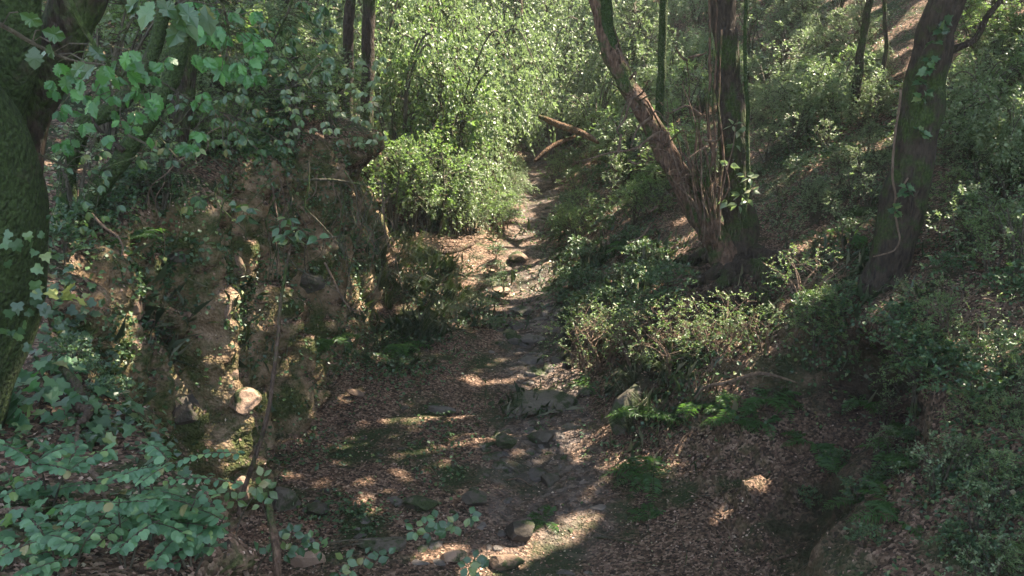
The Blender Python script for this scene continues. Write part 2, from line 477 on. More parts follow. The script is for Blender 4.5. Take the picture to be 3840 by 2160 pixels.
# stepped ledges across the bed
pp[:, 2] += bed * 0.05 * np.sin(pp[:, 1] * 2.1 + 1.5 * vnoise(pp * .8, 3))
gmb = MB()
idx = np.arange(R * Cn).reshape(R, Cn)
faces = np.stack([idx[:-1, :-1], idx[:-1, 1:], idx[1:, 1:], idx[1:, :-1]], -1).reshape(-1, 4)
gmb.add(pp, faces)
ground = gmb.build('ground', M['ground'], None, True)
tag(ground, 'leaf strewn gully floor, rock face and banks', None, None, 'structure')
slope = (1 - sstep(.45, .7, np.abs(grid_normals(pp.reshape(R, Cn, 3)).reshape(-1, 3)[:, 2])))
rockmask = np.clip(cl * 1.3, 0, 1) * np.clip(slope * 1.5, 0, 1)
_g = lambda c, r: np.exp(-(((pp - np.array(c)) / np.array(r)) ** 2).sum(1))
shade_mask = np.clip(1.15 * (_g((3.9, 9.8, 1.3), (1.1, 1.3, .8)) + _g((3.1, 12.3, 1.3), (1.3, 1.0, .6)) + _g((2.9, 8.6, .5), (.5, .6, .4)) + .8 * _g((-2.3, 14.6, 2.6), (.6, 1.0, .4)) + .8 * _g((1.9, 12.0, .6), (.4, 1.5, .4))) * (.75 + .5 * fbm(pp * 2, 5, 3)), 0, 1)  # shade painted over dark humus: hollows, root bank, overhang
for nm, arr in (('soil_and_shade', shade_mask), ('rock', np.maximum(rockmask, uc * slope * .5)), ('bed', bed)):
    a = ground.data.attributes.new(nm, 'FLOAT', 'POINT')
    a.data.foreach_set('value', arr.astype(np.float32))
BV = BVHTree.FromPolygons([tuple(x) for x in pp], [tuple(f) for f in faces], all_triangles=False)
def drop(x, y, z0=60.0):
    r = BV.ray_cast(Vector((x, y, z0)), Vector((0, 0, -1)))
    return (np.array(r[0]), np.array(r[1])) if r[0] is not None else (np.array([x, y, 0.0]), np.array([0, 0, 1.0]))
def hit(px, py):
    d = ray(px, py)
    r = BV.ray_cast(Vector((0, 0, CAMZ)), Vector(d))
    nn = np.array(r[1]) if r[0] is not None else np.array([0, 0, 1.0])
    if nn @ d > 0:
        nn = -nn
    return (np.array(r[0]), nn) if r[0] is not None else (at(px, py, 40), nn)
# samples over the sheet, weighted
tri = np.concatenate([faces[:, [0, 1, 2]], faces[:, [0, 2, 3]]])
ta, tb, tc = pp[tri[:, 0]], pp[tri[:, 1]], pp[tri[:, 2]]
tn = np.cross(tb - ta, tc - ta)
tarea = np.linalg.norm(tn, axis=1) / 2
tn = norm(tn)
tn = tn * np.where((tn[:, 2:3] < -0.3), -1, 1)
tcen = (ta + tb + tc) / 3
vis = (tcen[:, 1] > 2.5) & (np.abs(tcen[:, 0]) < 2.2 + tcen[:, 1] * 0.62)
def px_of(P):
    d = P - np.array([0, 0, CAMZ])
    f = d[:, 1] * math.cos(PITCH) - d[:, 2] * math.sin(PITCH)
    u = d[:, 1] * math.sin(PITCH) + d[:, 2] * math.cos(PITCH)
    return 512 + FOC * d[:, 0] / f, 288 - FOC * u / f
def sample(w, count):
    w = w * tarea * vis
    k = rng.choice(len(w), count, p=w / w.sum())
    a, b = rng.random(count), rng.random(count)
    s = a + b > 1
    a[s], b[s] = 1 - a[s], 1 - b[s]
    return ta[k] + a[:, None] * (tb - ta)[k] + b[:, None] * (tc - ta)[k], tn[k], k
tmask = lambda arr: arr[tri[:, 0]]

# ------------------------------------------------------------------ leaves, tubes
RH = (np.array([(0, 0, 0), (-.28, .45, .06), (0, 1, 0), (.28, .5, .06)]), np.array([(0, 3, 2), (0, 2, 1)]))
OV = (np.array([(0, 0, 0), (-.2, .25, .04), (-.27, .55, .05), (0, 1, -.04), (.27, .55, .05), (.2, .25, .04), (0, .4, 0), (0, .75, 0)]),
      np.array([(0, 6, 1, 1), (1, 6, 7, 2), (2, 7, 3, 3), (0, 5, 6, 6), (5, 4, 7, 6), (4, 3, 7, 7)]))
OV = (OV[0], np.array([(0, 6, 1), (1, 6, 7), (1, 7, 2), (2, 7, 3), (0, 5, 6), (5, 4, 7), (5, 7, 6), (4, 3, 7)]))
RD = (np.array([(0, 0, 0), (-.36, .18, .02), (-.46, .5, .04), (-.3, .86, .02), (0, 1, -.02), (.3, .86, .02), (.46, .5, .04), (.36, .18, .02), (0, .5, 0)]),
      np.array([(0, 8, 1), (1, 8, 2), (2, 8, 3), (3, 8, 4), (4, 8, 5), (5, 8, 6), (6, 8, 7), (7, 8, 0)]))
_iv = [(0, .05, 0), (-.3, -.08, .02), (-.52, .18, .05), (-.36, .38, .03), (-.42, .62, .05), (-.18, .66, .02), (0, 1.0, -.03), (.18, .66, .02), (.42, .62, .05), (.36, .38, .03), (.52, .18, .05), (.3, -.08, .02), (0, .45, 0)]
IV = (np.array(_iv), np.array([(k, 12, k + 1) for k in range(11)] + [(11, 12, 0)]))
# toothed broad leaf
_t = [(0, 0, 0)]
for s in (-1, 1):
    pts = []
    for k, (y, w) in enumerate(((.12, .12), (.2, .22), (.3, .18), (.38, .34), (.48, .26), (.58, .36), (.68, .22), (.8, .2))):
        pts.append((s * w, y, .03 + .03 * (k % 2)))
    _t += pts if s < 0 else []
    if s > 0:
        _t += [(0, 1, -.04)] + pts[::-1]
_t.append((0, .5, 0))
TO = (np.array(_t), np.array([(k, len(_t) - 1, (k + 1) % (len(_t) - 1)) for k in range(len(_t) - 1)]))

def rot_frames(d, up):
    y = norm(d)
    x = norm(np.cross(y, up))
    z = np.cross(x, y)
    return x, y, z
def leaves(mb, P, d, up, size, tpl=RH, wid=1.0):
    """put one leaf of length size at each P, pointing along d, its face towards up"""
    if len(P) == 0:
        return
    V, F = tpl
    x, y, z = rot_frames(d, up)
    size = np.broadcast_to(size, (len(P),))
    wid = np.broadcast_to(wid, (len(P),))
    s = size[:, None, None]
    curl = rng.uniform(-.6, 3.2, (len(P), 1, 1))
    bend = rng.uniform(-.45, .1, (len(P), 1, 1)) * V[None, :, 1:2] ** 2
    v = P[:, None, :] + s * (V[None, :, 0:1] * wid[:, None, None] * x[:, None, :] + V[None, :, 1:2] * y[:, None, :] + (V[None, :, 2:3] * curl + bend) * z[:, None, :])
    f = F[None] + (np.arange(len(P)) * len(V))[:, None, None]
    mb.add(v.reshape(-1, 3), f.reshape(-1, 3))
def rdir(n, flat=1.0):
    a = rng.normal(size=(n, 3))
    a[:, 2] *= flat
    return norm(a)
def tube(mb, pts, rad, sides=6, rough=0.0, seed=0, cap=True):
    pts = np.asarray(pts, float)
    rad = np.broadcast_to(rad, (len(pts),)).astype(float)
    t = norm(np.gradient(pts, axis=0))
    ref = np.array([0.31, 0.2, 0.93])
    if abs(t[0] @ norm(ref)) > 0.93:
        ref = np.array([1, 0, 0.1])
    a = norm(np.cross(t, ref))
    b = np.cross(t, a)
    th = np.arange(sides) / sides * 2 * math.pi
    c, s = np.cos(th), np.sin(th)
    dirs = a[:, None, :] * c[None, :, None] + b[:, None, :] * s[None, :, None]
    rr = rad[:, None] * np.ones(sides)[None]
    if rough > 0:
        q = (pts[:, None, :] + dirs * rad[:, None, None])
        qn = q.reshape(-1, 3) * np.array([1, 1, .45]) / max(rad.max(), .01) * 1.3
        rr = rr * (1 + rough * fbm(qn, 70 + seed, 3).reshape(rr.shape))
    v = pts[:, None, :] + dirs * rr[:, :, None]
    m = len(pts)
    i = np.arange((m - 1) * sides).reshape(m - 1, sides)
    j = np.roll(i, -1, axis=1)
    f = np.stack([i, j, j + sides, i + sides], -1).reshape(-1, 4)
    v = v.reshape(-1, 3)
    if cap:
        v = np.concatenate([v, pts[[0, -1]]])
        k = np.arange(sides)
        k2 = np.roll(k, -1)
        f3 = np.concatenate([np.stack([k2, k, np.full(sides, m * sides)], -1), np.stack([k + (m - 1) * sides, k2 + (m - 1) * sides, np.full(sides, m * sides + 1)], -1)])
        mb.add(v, f, f3)
    else:
        mb.add(v, f)
def smooth_path(pts, k=6, wob=0.0, seed=0):
    pts = np.asarray(pts, float)
    n = len(pts)
    x = np.arange(n, dtype=float)
    m = np.zeros_like(pts)
    m[1:-1] = (pts[2:] - pts[:-2]) / 2
    m[0], m[-1] = pts[1] - pts[0], pts[-1] - pts[-2]
    xq = np.linspace(0, n - 1, (n - 1) * k + 1)
    i = np.minimum(xq.astype(int), n - 2)
    t = (xq - i)[:, None]
    r = (2 * t ** 3 - 3 * t ** 2 + 1) * pts[i] + (t ** 3 - 2 * t ** 2 + t) * m[i] + (-2 * t ** 3 + 3 * t ** 2) * pts[i + 1] + (t ** 3 - t ** 2) * m[i + 1]
    if wob:
        q = r * 3.1
        r = r + wob * np.stack([vnoise(q, seed + 1), vnoise(q, seed + 2), vnoise(q, seed + 3)], 1)
    return r
def rint(vals, n):
    return np.interp(np.linspace(0, len(vals) - 1, n), np.arange(len(vals)), vals)
def pipe(mb, pts, rads, k=6, sides=8, rough=0.0, wob=0.0, seed=0):
    q = smooth_path(pts, k, wob, seed)
    tube(mb, q, rint(rads, len(q)), sides, rough, seed)
    return q
# ------------------------------------------------------------------ dead leaves lying on the sheet
def scatter_litter(count, w, s0, s1, mb, lift=.006, tilt=.45):
    P, n, k = sample(w, count)
    d = norm(np.cross(n, rdir(count)))
    up = norm(n + tilt * rng.normal(size=(count, 3)))
    leaves(mb, P + n * lift, d, up, rng.uniform(s0, s1, count), RH, rng.uniform(.8, 1.3, count))
dist = np.maximum(np.linalg.norm(tcen - np.array([0, 0, CAMZ]), axis=1), 3.5)
hor = np.clip(tn[:, 2] * 2.2 - .7, 0.02, 1)
bedt = tmask(bed)
patchy = np.clip(.65 + .9 * fbm(tcen * .8, 21, 3), .1, 1.5)
mb = MB()
scatter_litter(300000, (1 - .7 * tmask(shade_mask)) * hor * patchy * (1 - .45 * bedt) * (1 - .75 * np.clip(tmask(uc) * 1.2, 0, 1) * (tcen[:, 0] > 2.6)) / dist ** 1.35, .017, .042, mb)
litter = mb.build('leaf_litter', M['litter'])
tag(litter, 'dead brown leaves covering the gully floor and banks', None, None, 'stuff')
# ------------------------------------------------------------------ holes shaped in the unseen crowns so sun reaches chosen spots
E1 = norm(np.cross(SUN, [0, 0, 1.0]))
E2 = np.cross(SUN, E1)
GAPS = []
def gap(p, r, r2=None, n=1, spread=0.0):
    for _ in range(n):
        q = np.asarray(p) + (rng.normal(size=3) * spread if n > 1 else 0)
        GAPS.append((q @ E1, q @ E2, r * (rng.uniform(.6, 1.3) if n > 1 else 1), q @ SUN))
def gap_px(lst, r, Y=None):
    for (x, y) in lst:
        gap(hit(x, y)[0] if Y is None else at(x, y, Y), r)
gap_px([(478, 572), (490, 563), (506, 558), (522, 551), (538, 544), (553, 537), (566, 529), (578, 522)], .19)
gap_px([(455, 551), (438, 553), (425, 556)], .11)
gap_px([(588, 497), (598, 486), (607, 478)], .05)
gap_px([(514, 440), (520, 452), (512, 463), (538, 462), (548, 455)], .06)
gap_px([(364, 500), (373, 512), (290, 476), (322, 483)], .08)
gap_px([(412, 430), (442, 464), (425, 470), (345, 400), (315, 372), (355, 392), (400, 473)], .065)
gap_px([(445, 315), (456, 325), (436, 309), (428, 330)], .1)
gap_px([(402, 206), (412, 215), (425, 224), (436, 230), (448, 238), (462, 241), (474, 248), (486, 240), (520, 236), (535, 242), (552, 238), (566, 231), (470, 262), (455, 250), (415, 232), (405, 225)], .24)
gap_px([(512, 262), (500, 272), (522, 275), (540, 268), (495, 284), (528, 290), (548, 282), (505, 296)], .22)
gap_px([(236, 266), (246, 262), (252, 270), (230, 300), (236, 312), (242, 326), (232, 336), (224, 366), (232, 380), (240, 396), (247, 408), (238, 412), (228, 430), (234, 448), (232, 468), (238, 480), (240, 492), (228, 346), (234, 356), (240, 440), (244, 420), (238, 286)], .09)
gap_px([(285, 345), (286, 362), (284, 385), (288, 405), (292, 420), (296, 432), (262, 300), (264, 322), (330, 262), (344, 268), (352, 262)], .045)
gap_px([(128, 305), (134, 318), (124, 336), (136, 348), (118, 362), (126, 372), (140, 296)], .05)
gap_px([(228, 60), (238, 66), (222, 76), (216, 90), (246, 88), (290, 96), (120, 48), (150, 44), (100, 52), (205, 70)], .25)
gap_px([(70, 170), (60, 165), (74, 200), (110, 130)], .12)
gap_px([(786, 116), (798, 110), (778, 124), (766, 92), (774, 84), (808, 122), (790, 130)], .24)
gap_px([(815, 235), (826, 240), (806, 246), (936, 240), (950, 232), (1000, 215), (990, 190), (1010, 228), (960, 215), (800, 170), (830, 190), (845, 240), (870, 330), (985, 160), (930, 100), (1010, 70)], .16)
gap_px([(718, 428), (728, 432), (702, 440), (690, 446)], .09)
gap_px([(742, 492), (734, 505), (746, 484), (722, 515), (938, 482), (922, 468), (905, 476)], .08)
gap_px([(1000, 340), (988, 345), (950, 345), (1012, 350), (955, 375), (970, 390)], .11)
gap_px([(630, 86), (637, 98), (645, 112), (652, 126), (660, 140), (667, 152), (674, 164), (681, 174), (688, 186), (696, 196)], .09, 13.25)
gap_px([(709, y) for y in range(-20, 200, 16)], .06, 12.75)
gap_px([(700, y) for y in range(110, 220, 18)], .06, 12.7)
gap_px([(x, 95 + (x - 650) * 1.4) for x in range(610, 690, 12)], .07, 12.7)
gap_px([(620, 130), (612, 150), (640, 140), (655, 133), (600, 155), (635, 160)], .05, 12.6)
for k in range(200):
    gap(at(rng.uniform(372, 520), rng.uniform(5, 235), rng.uniform(18.5, 23)), rng.uniform(.18, .4))
for k in range(60):
    gap(at(rng.uniform(530, 650), rng.uniform(0, 130), rng.uniform(22, 30)), rng.uniform(.15, .34))
for k in range(60):
    gap(at(rng.uniform(740, 1024), rng.uniform(0, 220), rng.uniform(15, 24)), rng.uniform(.10, .26))
for k in range(22):
    gap(at(rng.uniform(60, 380), rng.uniform(0, 120), rng.uniform(12, 20)), rng.uniform(.08, .2))
gap_px([(75, 290), (70, 297)], .05, 5.2)
gap_px([(262, 480), (255, 486), (300, 540), (310, 530), (268, 500), (275, 530), (225, 545)], .05, 5.4)
AIRY = ((590, 368, .9, 0), (604, 364, .95, 1), (636, 364, .95, 3), (674, 368, .85, 5), (598, 350, .85, .5), (645, 348, .85, 2.2), (668, 350, .8, 4.2), (715, 352, .6, .5), (728, 338, .75, 1.5), (748, 345, .6, 2.5), (766, 348, .6, 4.5))
for (x, y, s_, r_) in AIRY:
    gap(hit(x, y)[0] + np.array([0, 0, .6 * s_]), .36)
GA = np.array(GAPS)
def crown_filter(P):
    """leaves that would shade one of the sunlit spots are not grown; small random gaps elsewhere"""
    a, b, c = P @ E1, P @ E2, P @ SUN
    keep = np.ones(len(P), bool)
    gy = P[:, 1] - SUN[1] * (P[:, 2] - 3) / SUN[2]
    for ga, gb, gr, gc in GA:
        keep &= ~(((a - ga) ** 2 + (b - gb) ** 2 < (gr + .035) ** 2) & (c > gc))
    q = np.stack([a, b, np.zeros_like(a)], 1)
    keep &= (vnoise(q * 1.9, 91) * .5 + vnoise(q * 4.4, 93) * .7) < .74 - .50 * sstep(12.5, 17, gy) - .46 * sstep(16.5, 19, gy) * (P[:, 0] - SUN[0] * (P[:, 2] - 3) / SUN[2] < 1.2) * (P[:, 0] - SUN[0] * (P[:, 2] - 3) / SUN[2] > -5) - .1 * (P[:, 0] - SUN[0] * (P[:, 2] - 3) / SUN[2] > 6)
    return keep

# ------------------------------------------------------------------ trees
def gz(x, y):
    return drop(x, y)[0][2]
def crown_lobe(mb, c, r, count, size=.24):
    d = norm(rng.normal(size=(count, 3)))
    P = np.array(c) + d * (rng.random((count, 1)) ** .45) * np.array([r, r, r * .42])
    P = P + .35 * np.stack([vnoise(P * 1.2, 201), vnoise(P * 1.2, 202), vnoise(P * 1.2, 203)], 1)
    P = P[crown_filter(P)]
    dd = rdir(len(P), .4)
    leaves(mb, P - dd * .12, dd, norm(np.array([0, 0, 1.0]) + .7 * rng.normal(size=(len(P), 3))), rng.uniform(.7, 1.2, len(P)) * size, RH, 1.35)
TREES = []
def canopy(root, top, lobes, limb_mat, rad, loc):
    """limbs from the top of the trunk to each lobe, then unseen leaves shaped to shade the gully"""
    lm = MB()
    cr = MB()
    for c, r in lobes:
        c = np.array(c)
        mid = (np.array(top) * .55 + c * .45) + np.array([0, 0, .8])
        pipe(lm, [np.array(top) - loc, mid - loc, c - loc + np.array([0, 0, .2])], [rad * .7, rad * .4, rad * .12], 6, 6, .1, .1, int(abs(c[0] * 7)))
        crown_lobe(cr, c, r, int(400 * r * r))
    lm.build('limbs', limb_mat, root, True)
    cr.v = [v - loc for v in cr.v]
    cr.build('crown', M['canopy'], root)

def stem_tree(name, label, paths, mat, sides=14, group=None, lobes=None, rough=.18, extra=None):
    """paths: list of (points, radii); the first is the trunk"""
    base = np.array(paths[0][0][0], float)
    root = tag(empty(name, base), label, 'tree', group)
    for k, (pts, rad) in enumerate(paths):
        m_ = MB()
        pipe(m_, np.array(pts) - base, rad, 10, sides, rough, .03, k)
        m_.build('trunk', mat, root, True)
    if lobes:
        canopy(root, paths[0][0][-1], lobes, mat, paths[0][1][-1] * .8, base)
    return root

def atl(lst, Y0, Y1=None):
    n = len(lst)
    return [at(x, y, Y0 if Y1 is None else Y0 + (Y1 - Y0) * k / (n - 1)) for k, (x, y) in enumerate(lst)]

# many-stemmed tree on the right bank: leaning stem, upright stem
base = at(728, 272, 13.0)
lean = atl([(738, 285), (722, 250), (700, 212), (676, 172), (658, 138), (641, 106), (622, 72), (606, 36), (598, 0)], 13.0, 13.6)
lean += [lean[-1] + np.array([-.5, .1, 1.6]), lean[-1] + np.array([-1.0, .3, 3.6]), lean[-1] + np.array([-1.2, .5, 6.0])]
up = atl([(738, 290), (741, 250), (738, 205), (733, 150), (729, 90), (726, 40), (725, 0)], 13.1, 13.3)
up += [up[-1] + np.array([0, .1, 3]), up[-1] + np.array([.2, .3, 6.0])]
T1 = stem_tree('leaning_tree', 'two-stemmed tree on the right bank, reddish stem leaning left beside a dark upright stem',
               [(up, [.32, .24, .21, .19, .175, .17, .165, .14, .10])], M['bark_dark'], 20, rough=.3)
canopy(T1, up[-1], [((4.5, 12.5, 12.5), 4.2), ((9.5, 15.5, 12.6), 4.2), ((4.5, 17.5, 13.2), 4.2), ((0.5, 14.5, 12.6), 3.4)], M['bark_dark'], .09, np.array(T1.location))
bl = np.array(T1.location)
m_ = MB()
pipe(m_, np.array(lean) - bl, [.24, .215, .18, .155, .14, .13, .13, .135, .14, .14, .11, .07], 12, 20, .34, .03, 5)
o = m_.build('leaning_stem', M['bark_warm'], T1, True)
tag(o, 'rough reddish stem leaning left, its upper side in the sun')
m_ = MB()
pipe(m_, np.array(atl([(621, 70), (609, 40), (606, 10), (604, -20), (602, -60)], 13.45)) - bl, [.09, .085, .08, .07, .05], 8, 10, .12, .02, 9)
o = m_.build('side_stem', M['bark_moss'], T1, True)
# flared roots and rotten base
for k, (a, b, c) in enumerate((((735, 262), (700, 285), (660, 300)), ((745, 262), (770, 285), (800, 288)), ((738, 268), (735, 300), (728, 322)), ((730, 262), (712, 292), (696, 312)),
                               ((742, 262), (760, 296), (775, 316)), ((728, 255), (690, 262), (655, 268)), ((748, 255), (780, 268), (812, 272)))):
    m_ = MB()
    pa = at(*a, 13.0)
    pb = hit(*b)[0] + np.array([0, -.03, .05])
    pc = hit(*c)[0] - np.array([0, 0, .05])
    pipe(m_, np.array([pa, (pa + pb) / 2 + np.array([0, -.10, .05]), pb, pc]) - bl, [.13, .10, .075, .04], 9, 9, .5, .09, 20 + k)
    m_.build('root', M['bark_dark'], T1, True)
# thin shoots between the two stems
for k, (lst, r) in enumerate(((((712, 235), (710, 190), (711, 140), (708, 100), (709, 50), (708, -10)), .026), (((706, 230), (704, 195), (700, 150), (692, 110), (689, 60)), .015),
                              (((702, 232), (706, 180), (700, 130), (697, 95)), .018), (((715, 230), (716, 170), (714, 110), (716, 40), (714, -20)), .016),
                              (((744, 230), (749, 150), (746, 60), (745, -20)), .028), (((698, 225), (694, 180), (686, 160), (676, 148)), .02), (((708, 225), (699, 185), (690, 160)), .016),
                              (((720, 240), (719, 200), (722, 150), (719, 90), (720, 30)), .02))):
    m_ = MB()
    pipe(m_, np.array(atl(lst, 12.75, 12.9)) - bl, [r * 1.2, r, r * .9, r * .7, r * .5][:max(2, len(lst))], 7, 6, .15, .04, 40 + k)
    m_.build('shoot', M['bark_warm'] if k != 4 else M['bark_moss'], T1, True)
for k in range(13):
    x0 = rng.uniform(698, 722)
    y0 = rng.uniform(215, 250)
    x1 = x0 - 6 + rng.normal() * 14 + (x0 - 715) * .6
    y1 = rng.uniform(50, 165)
    r = rng.uniform(.007, .013)
    m_ = MB()
    pipe(m_, np.array(atl([(x0, y0), (x0 + (x1 - x0) * .3 + rng.normal() * 3, y0 + (y1 - y0) * .35), (x0 + (x1 - x0) * .7 + rng.normal() * 4, y0 + (y1 - y0) * .7), (x1, y1)], 12.8, 12.55)) - bl, [r * 1.3, r, r * .8, r * .4], 6, 5, .1, .05, 140 + k)
    m_.build('shoot', M['bark_warm' if k % 2 else 'twig'], T1, True)
for k in range(18):
    x0, y0 = (rng.uniform(636, 706), 0)
    y0 = 95 + (x0 - 636) * 1.55
    a = rng.uniform(-1, 1)
    dx, dy = -rng.uniform(12, 45) if k % 3 else rng.uniform(8, 30), rng.uniform(-35, 30)
    m_ = MB()
    pipe(m_, np.array(atl([(x0, y0), (x0 + dx * .35, y0 + dy * .2 - 6), (x0 + dx * .7, y0 + dy * .7 - 3), (x0 + dx, y0 + dy + 4)], 13.1, 12.4)) - bl, [.014, .011, .008, .004], 6, 5, .1, .07, 240 + k)
    m_.build('dead_twig', M['twig' if k % 2 else 'bark_warm'], T1, True)
# dead twigs catching the sun
for k, lst in enumerate((((634, 95), (626, 118), (617, 130), (622, 135)), ((650, 118), (638, 126), (630, 148)), ((669, 134), (658, 133), (645, 142), (638, 150)),
                         ((622, 135), (618, 152), (612, 160)), ((648, 141), (632, 150), (610, 153), (570, 163)), ((700, 115), (688, 108), (672, 112), (666, 110)),
                         ((708, 145), (698, 150), (684, 160)), ((689, 60), (682, 56), (676, 48)), ((689, 60), (700, 56), (706, 50)), ((628, 80), (634, 72), (636, 78)),
                         ((626, 158), (634, 162), (640, 161)), ((658, 209), (650, 214), (644, 208)), ((650, 228), (640, 238), (628, 245)), ((704, 138), (716, 140), (722, 134)),
                         ((620, 62), (618, 48), (622, 38)), ((615, 44), (625, 60), (630, 70)))):
    m_ = MB()
    pipe(m_, np.array(atl(lst, 12.8, 12.5)) - bl, [.02, .015, .007], 5, 5, .1, .04, 60 + k)
    m_.build('dead_twig', M['twig'], T1, True)

# big tree leaning right
rt = atl([(884, 298), (890, 262), (900, 215), (912, 160), (922, 105), (933, 50), (947, 0)], 10.9, 10.8)
rt += [rt[-1] + np.array([.9, -.2, 2.6]), rt[-1] + np.array([2.0, -.3, 6.2])]
T2 = stem_tree('ivy_tree', 'stout dark trunk leaning right on the right bank, thin pale vine running down it', [(rt, [.34, .23, .24, .235, .225, .20, .19, .17, .12])],
               M['bark_dark'], 18, None, [((9.3, 10, 12.8), 4.2), ((12.5, 14, 13), 4.4), ((9.5, 20, 12.9), 4.2), ((14, 9, 13.2), 4.4), ((6, 6.5, 12.6), 3.2), ((8.5, 13.2, 13.4), 3.2), ((7.0, 9.6, 13.2), 3.0)])  # crown lobes out of view, some added to shade the near floor
b2 = np.array(T2.location)
m_ = MB()
pipe(m_, np.array(atl([(940, 55), (958, 47), (976, 38), (988, 16), (1000, 0), (1010, -18)], 10.8)) - b2, [.045, .04, .035, .03, .02], 7, 7, .1, .02, 3)
m_.build('branch', M['bark_dark'], T2, True)

# background trunks
bgspec = [
 ('sapling_tree', 'slim straight mossy trunk behind the leaning tree', [(661, 150), (660, 110), (661, 60), (663, 0), (664, -60)], 19.5, [.10, .09, .085, .08, .06], 'bark_moss', [((5.5, 23, 13), 4.2), ((1, 22, 13.3), 4.2), ((9.5, 25.5, 13), 4.2)]),
 ('sapling_tree', 'slender dark tree on the right slope above the sunlit litter, bent slightly', [(848, 180), (852, 130), (857, 80), (863, 40), (868, 0), (872, -50)], 17.5, [.09, .08, .07, .065, .06, .05], 'bark_dark', [((14, 19.5, 13.5), 4.4), ((14.5, 25, 14), 4.4)]),
 ('sapling_tree', 'short thin dark stem standing left of the stout right trunk', [(882, 95), (883, 70), (886, 45), (884, 0), (882, -40)], 18.5, [.05, .045, .04, .035, .03], 'bark_dark', [((18.5, 14, 14.5), 4.6)]),
 ('forest_tree', 'dark straight trunk rising above the far end of the rock face', [(366, 110), (367, 60), (368, 20), (369, -20), (370, -70)], 19.5, [.14, .13, .125, .12, .1], 'bark_dark', [((-1, 27.5, 13.5), 4.2)]),
 ('forest_tree', 'thinner dark trunk just left of the straight trunk above the rock face', [(346, 100), (347, 50), (349, 10), (350, -40)], 18.5, [.12, .10, .10, .09], 'bark_dark', None),
 ('forest_tree', 'brown trunk standing far up the valley at the head of the stream', [(520, 90), (519, 50), (518, 10), (517, -30), (515, -70)], 33, [.2, .17, .16, .15, .12], 'bark', [((4.5, 32.5, 14), 4.4), ((5, 38.5, 14.5), 4.4), ((0, 33.5, 14), 4.2)]),
 ('forest_tree', 'dark leaning trunk at the top left behind the broad leaves', [(296, 60), (288, 20), (281, -10), (272, -50)], 17, [.13, .12, .11, .1], 'bark_dark', None),
 ('forest_tree', 'trunk half hidden by leaves on the slope left of the stream head', [(448, 70), (446, 30), (442, -10), (440, -50)], 29, [.13, .12, .11, .1], 'bark', None),
]
for nm, lb, lst, Y, rad, mt, lobes in bgspec:
    pts = atl(lst, Y)
    g0 = gz(pts[0][0], pts[0][1])
    pts[0] = np.array([pts[0][0], pts[0][1], min(g0 - .1, pts[0][2])]) if pts[0][2] > g0 - .1 else np.array([pts[0][0], Y, g0 - .1])
    pts = [pts[0]] + [q for q in pts[1:] if q[2] > g0 + .3]
    rad = rad[:len(pts)]
    pts.append(pts[-1] + np.array([.1, .1, 6.0]))
    rad = rad + [rad[-1] * .7]
    stem_tree(nm, lb, [(pts, rad)], M[mt], 10, None, lobes, .14)
# unseen trees added up the right hillside so their crowns shade the gully
k = 0
for (x, y) in ((10, 31), (17.5, 6.5), (20, 19), (19.5, 24.5), (15, 31), (20, 30.5), (10, 37), (15, 37.5), (20, 37), (9, 44), (3, 45), (15, 44), (-3.5, 39), (-3, 46), (24, 9), (25, 15), (25, 21), (25, 27), (18, 2.5), (13, 3.5)):
    g0 = gz(x, y)
    tx, ty = x + 1.2, y + .6
    pts = [np.array([tx, ty, g0 - .2]), np.array([tx, ty - .1, g0 + 2.5]), np.array([tx - .3, ty, g0 + 5.5])]
    stem_tree('shade_tree', 'unseen tree added on the valley side to shade the gully', [(pts, [.24, .19, .15])], M['bark'], 9, 'unseen trees added to shade the gully', [((x, y, max(13, g0 + 6.0)), 4.5)], .12)
# unseen trees added left: lighter cover, keeps the sky from flooding in
for (x, y) in ((-5, 33), (-9, 26), (-8, 17), (-9, 9)):
    g0 = gz(x - 4, y)
    pts = [np.array([x - 4, y, g0 - .2]), np.array([x - 3.9, y, g0 + 3]), np.array([x - 3.5, y, g0 + 6.0])]
    stem_tree('shade_tree', 'unseen tree added on the valley side to shade the gully', [(pts, [.2, .16, .12])], M['bark'], 9, 'unseen trees added to shade the gully', [((x, y, 13), 4.2)], .12)
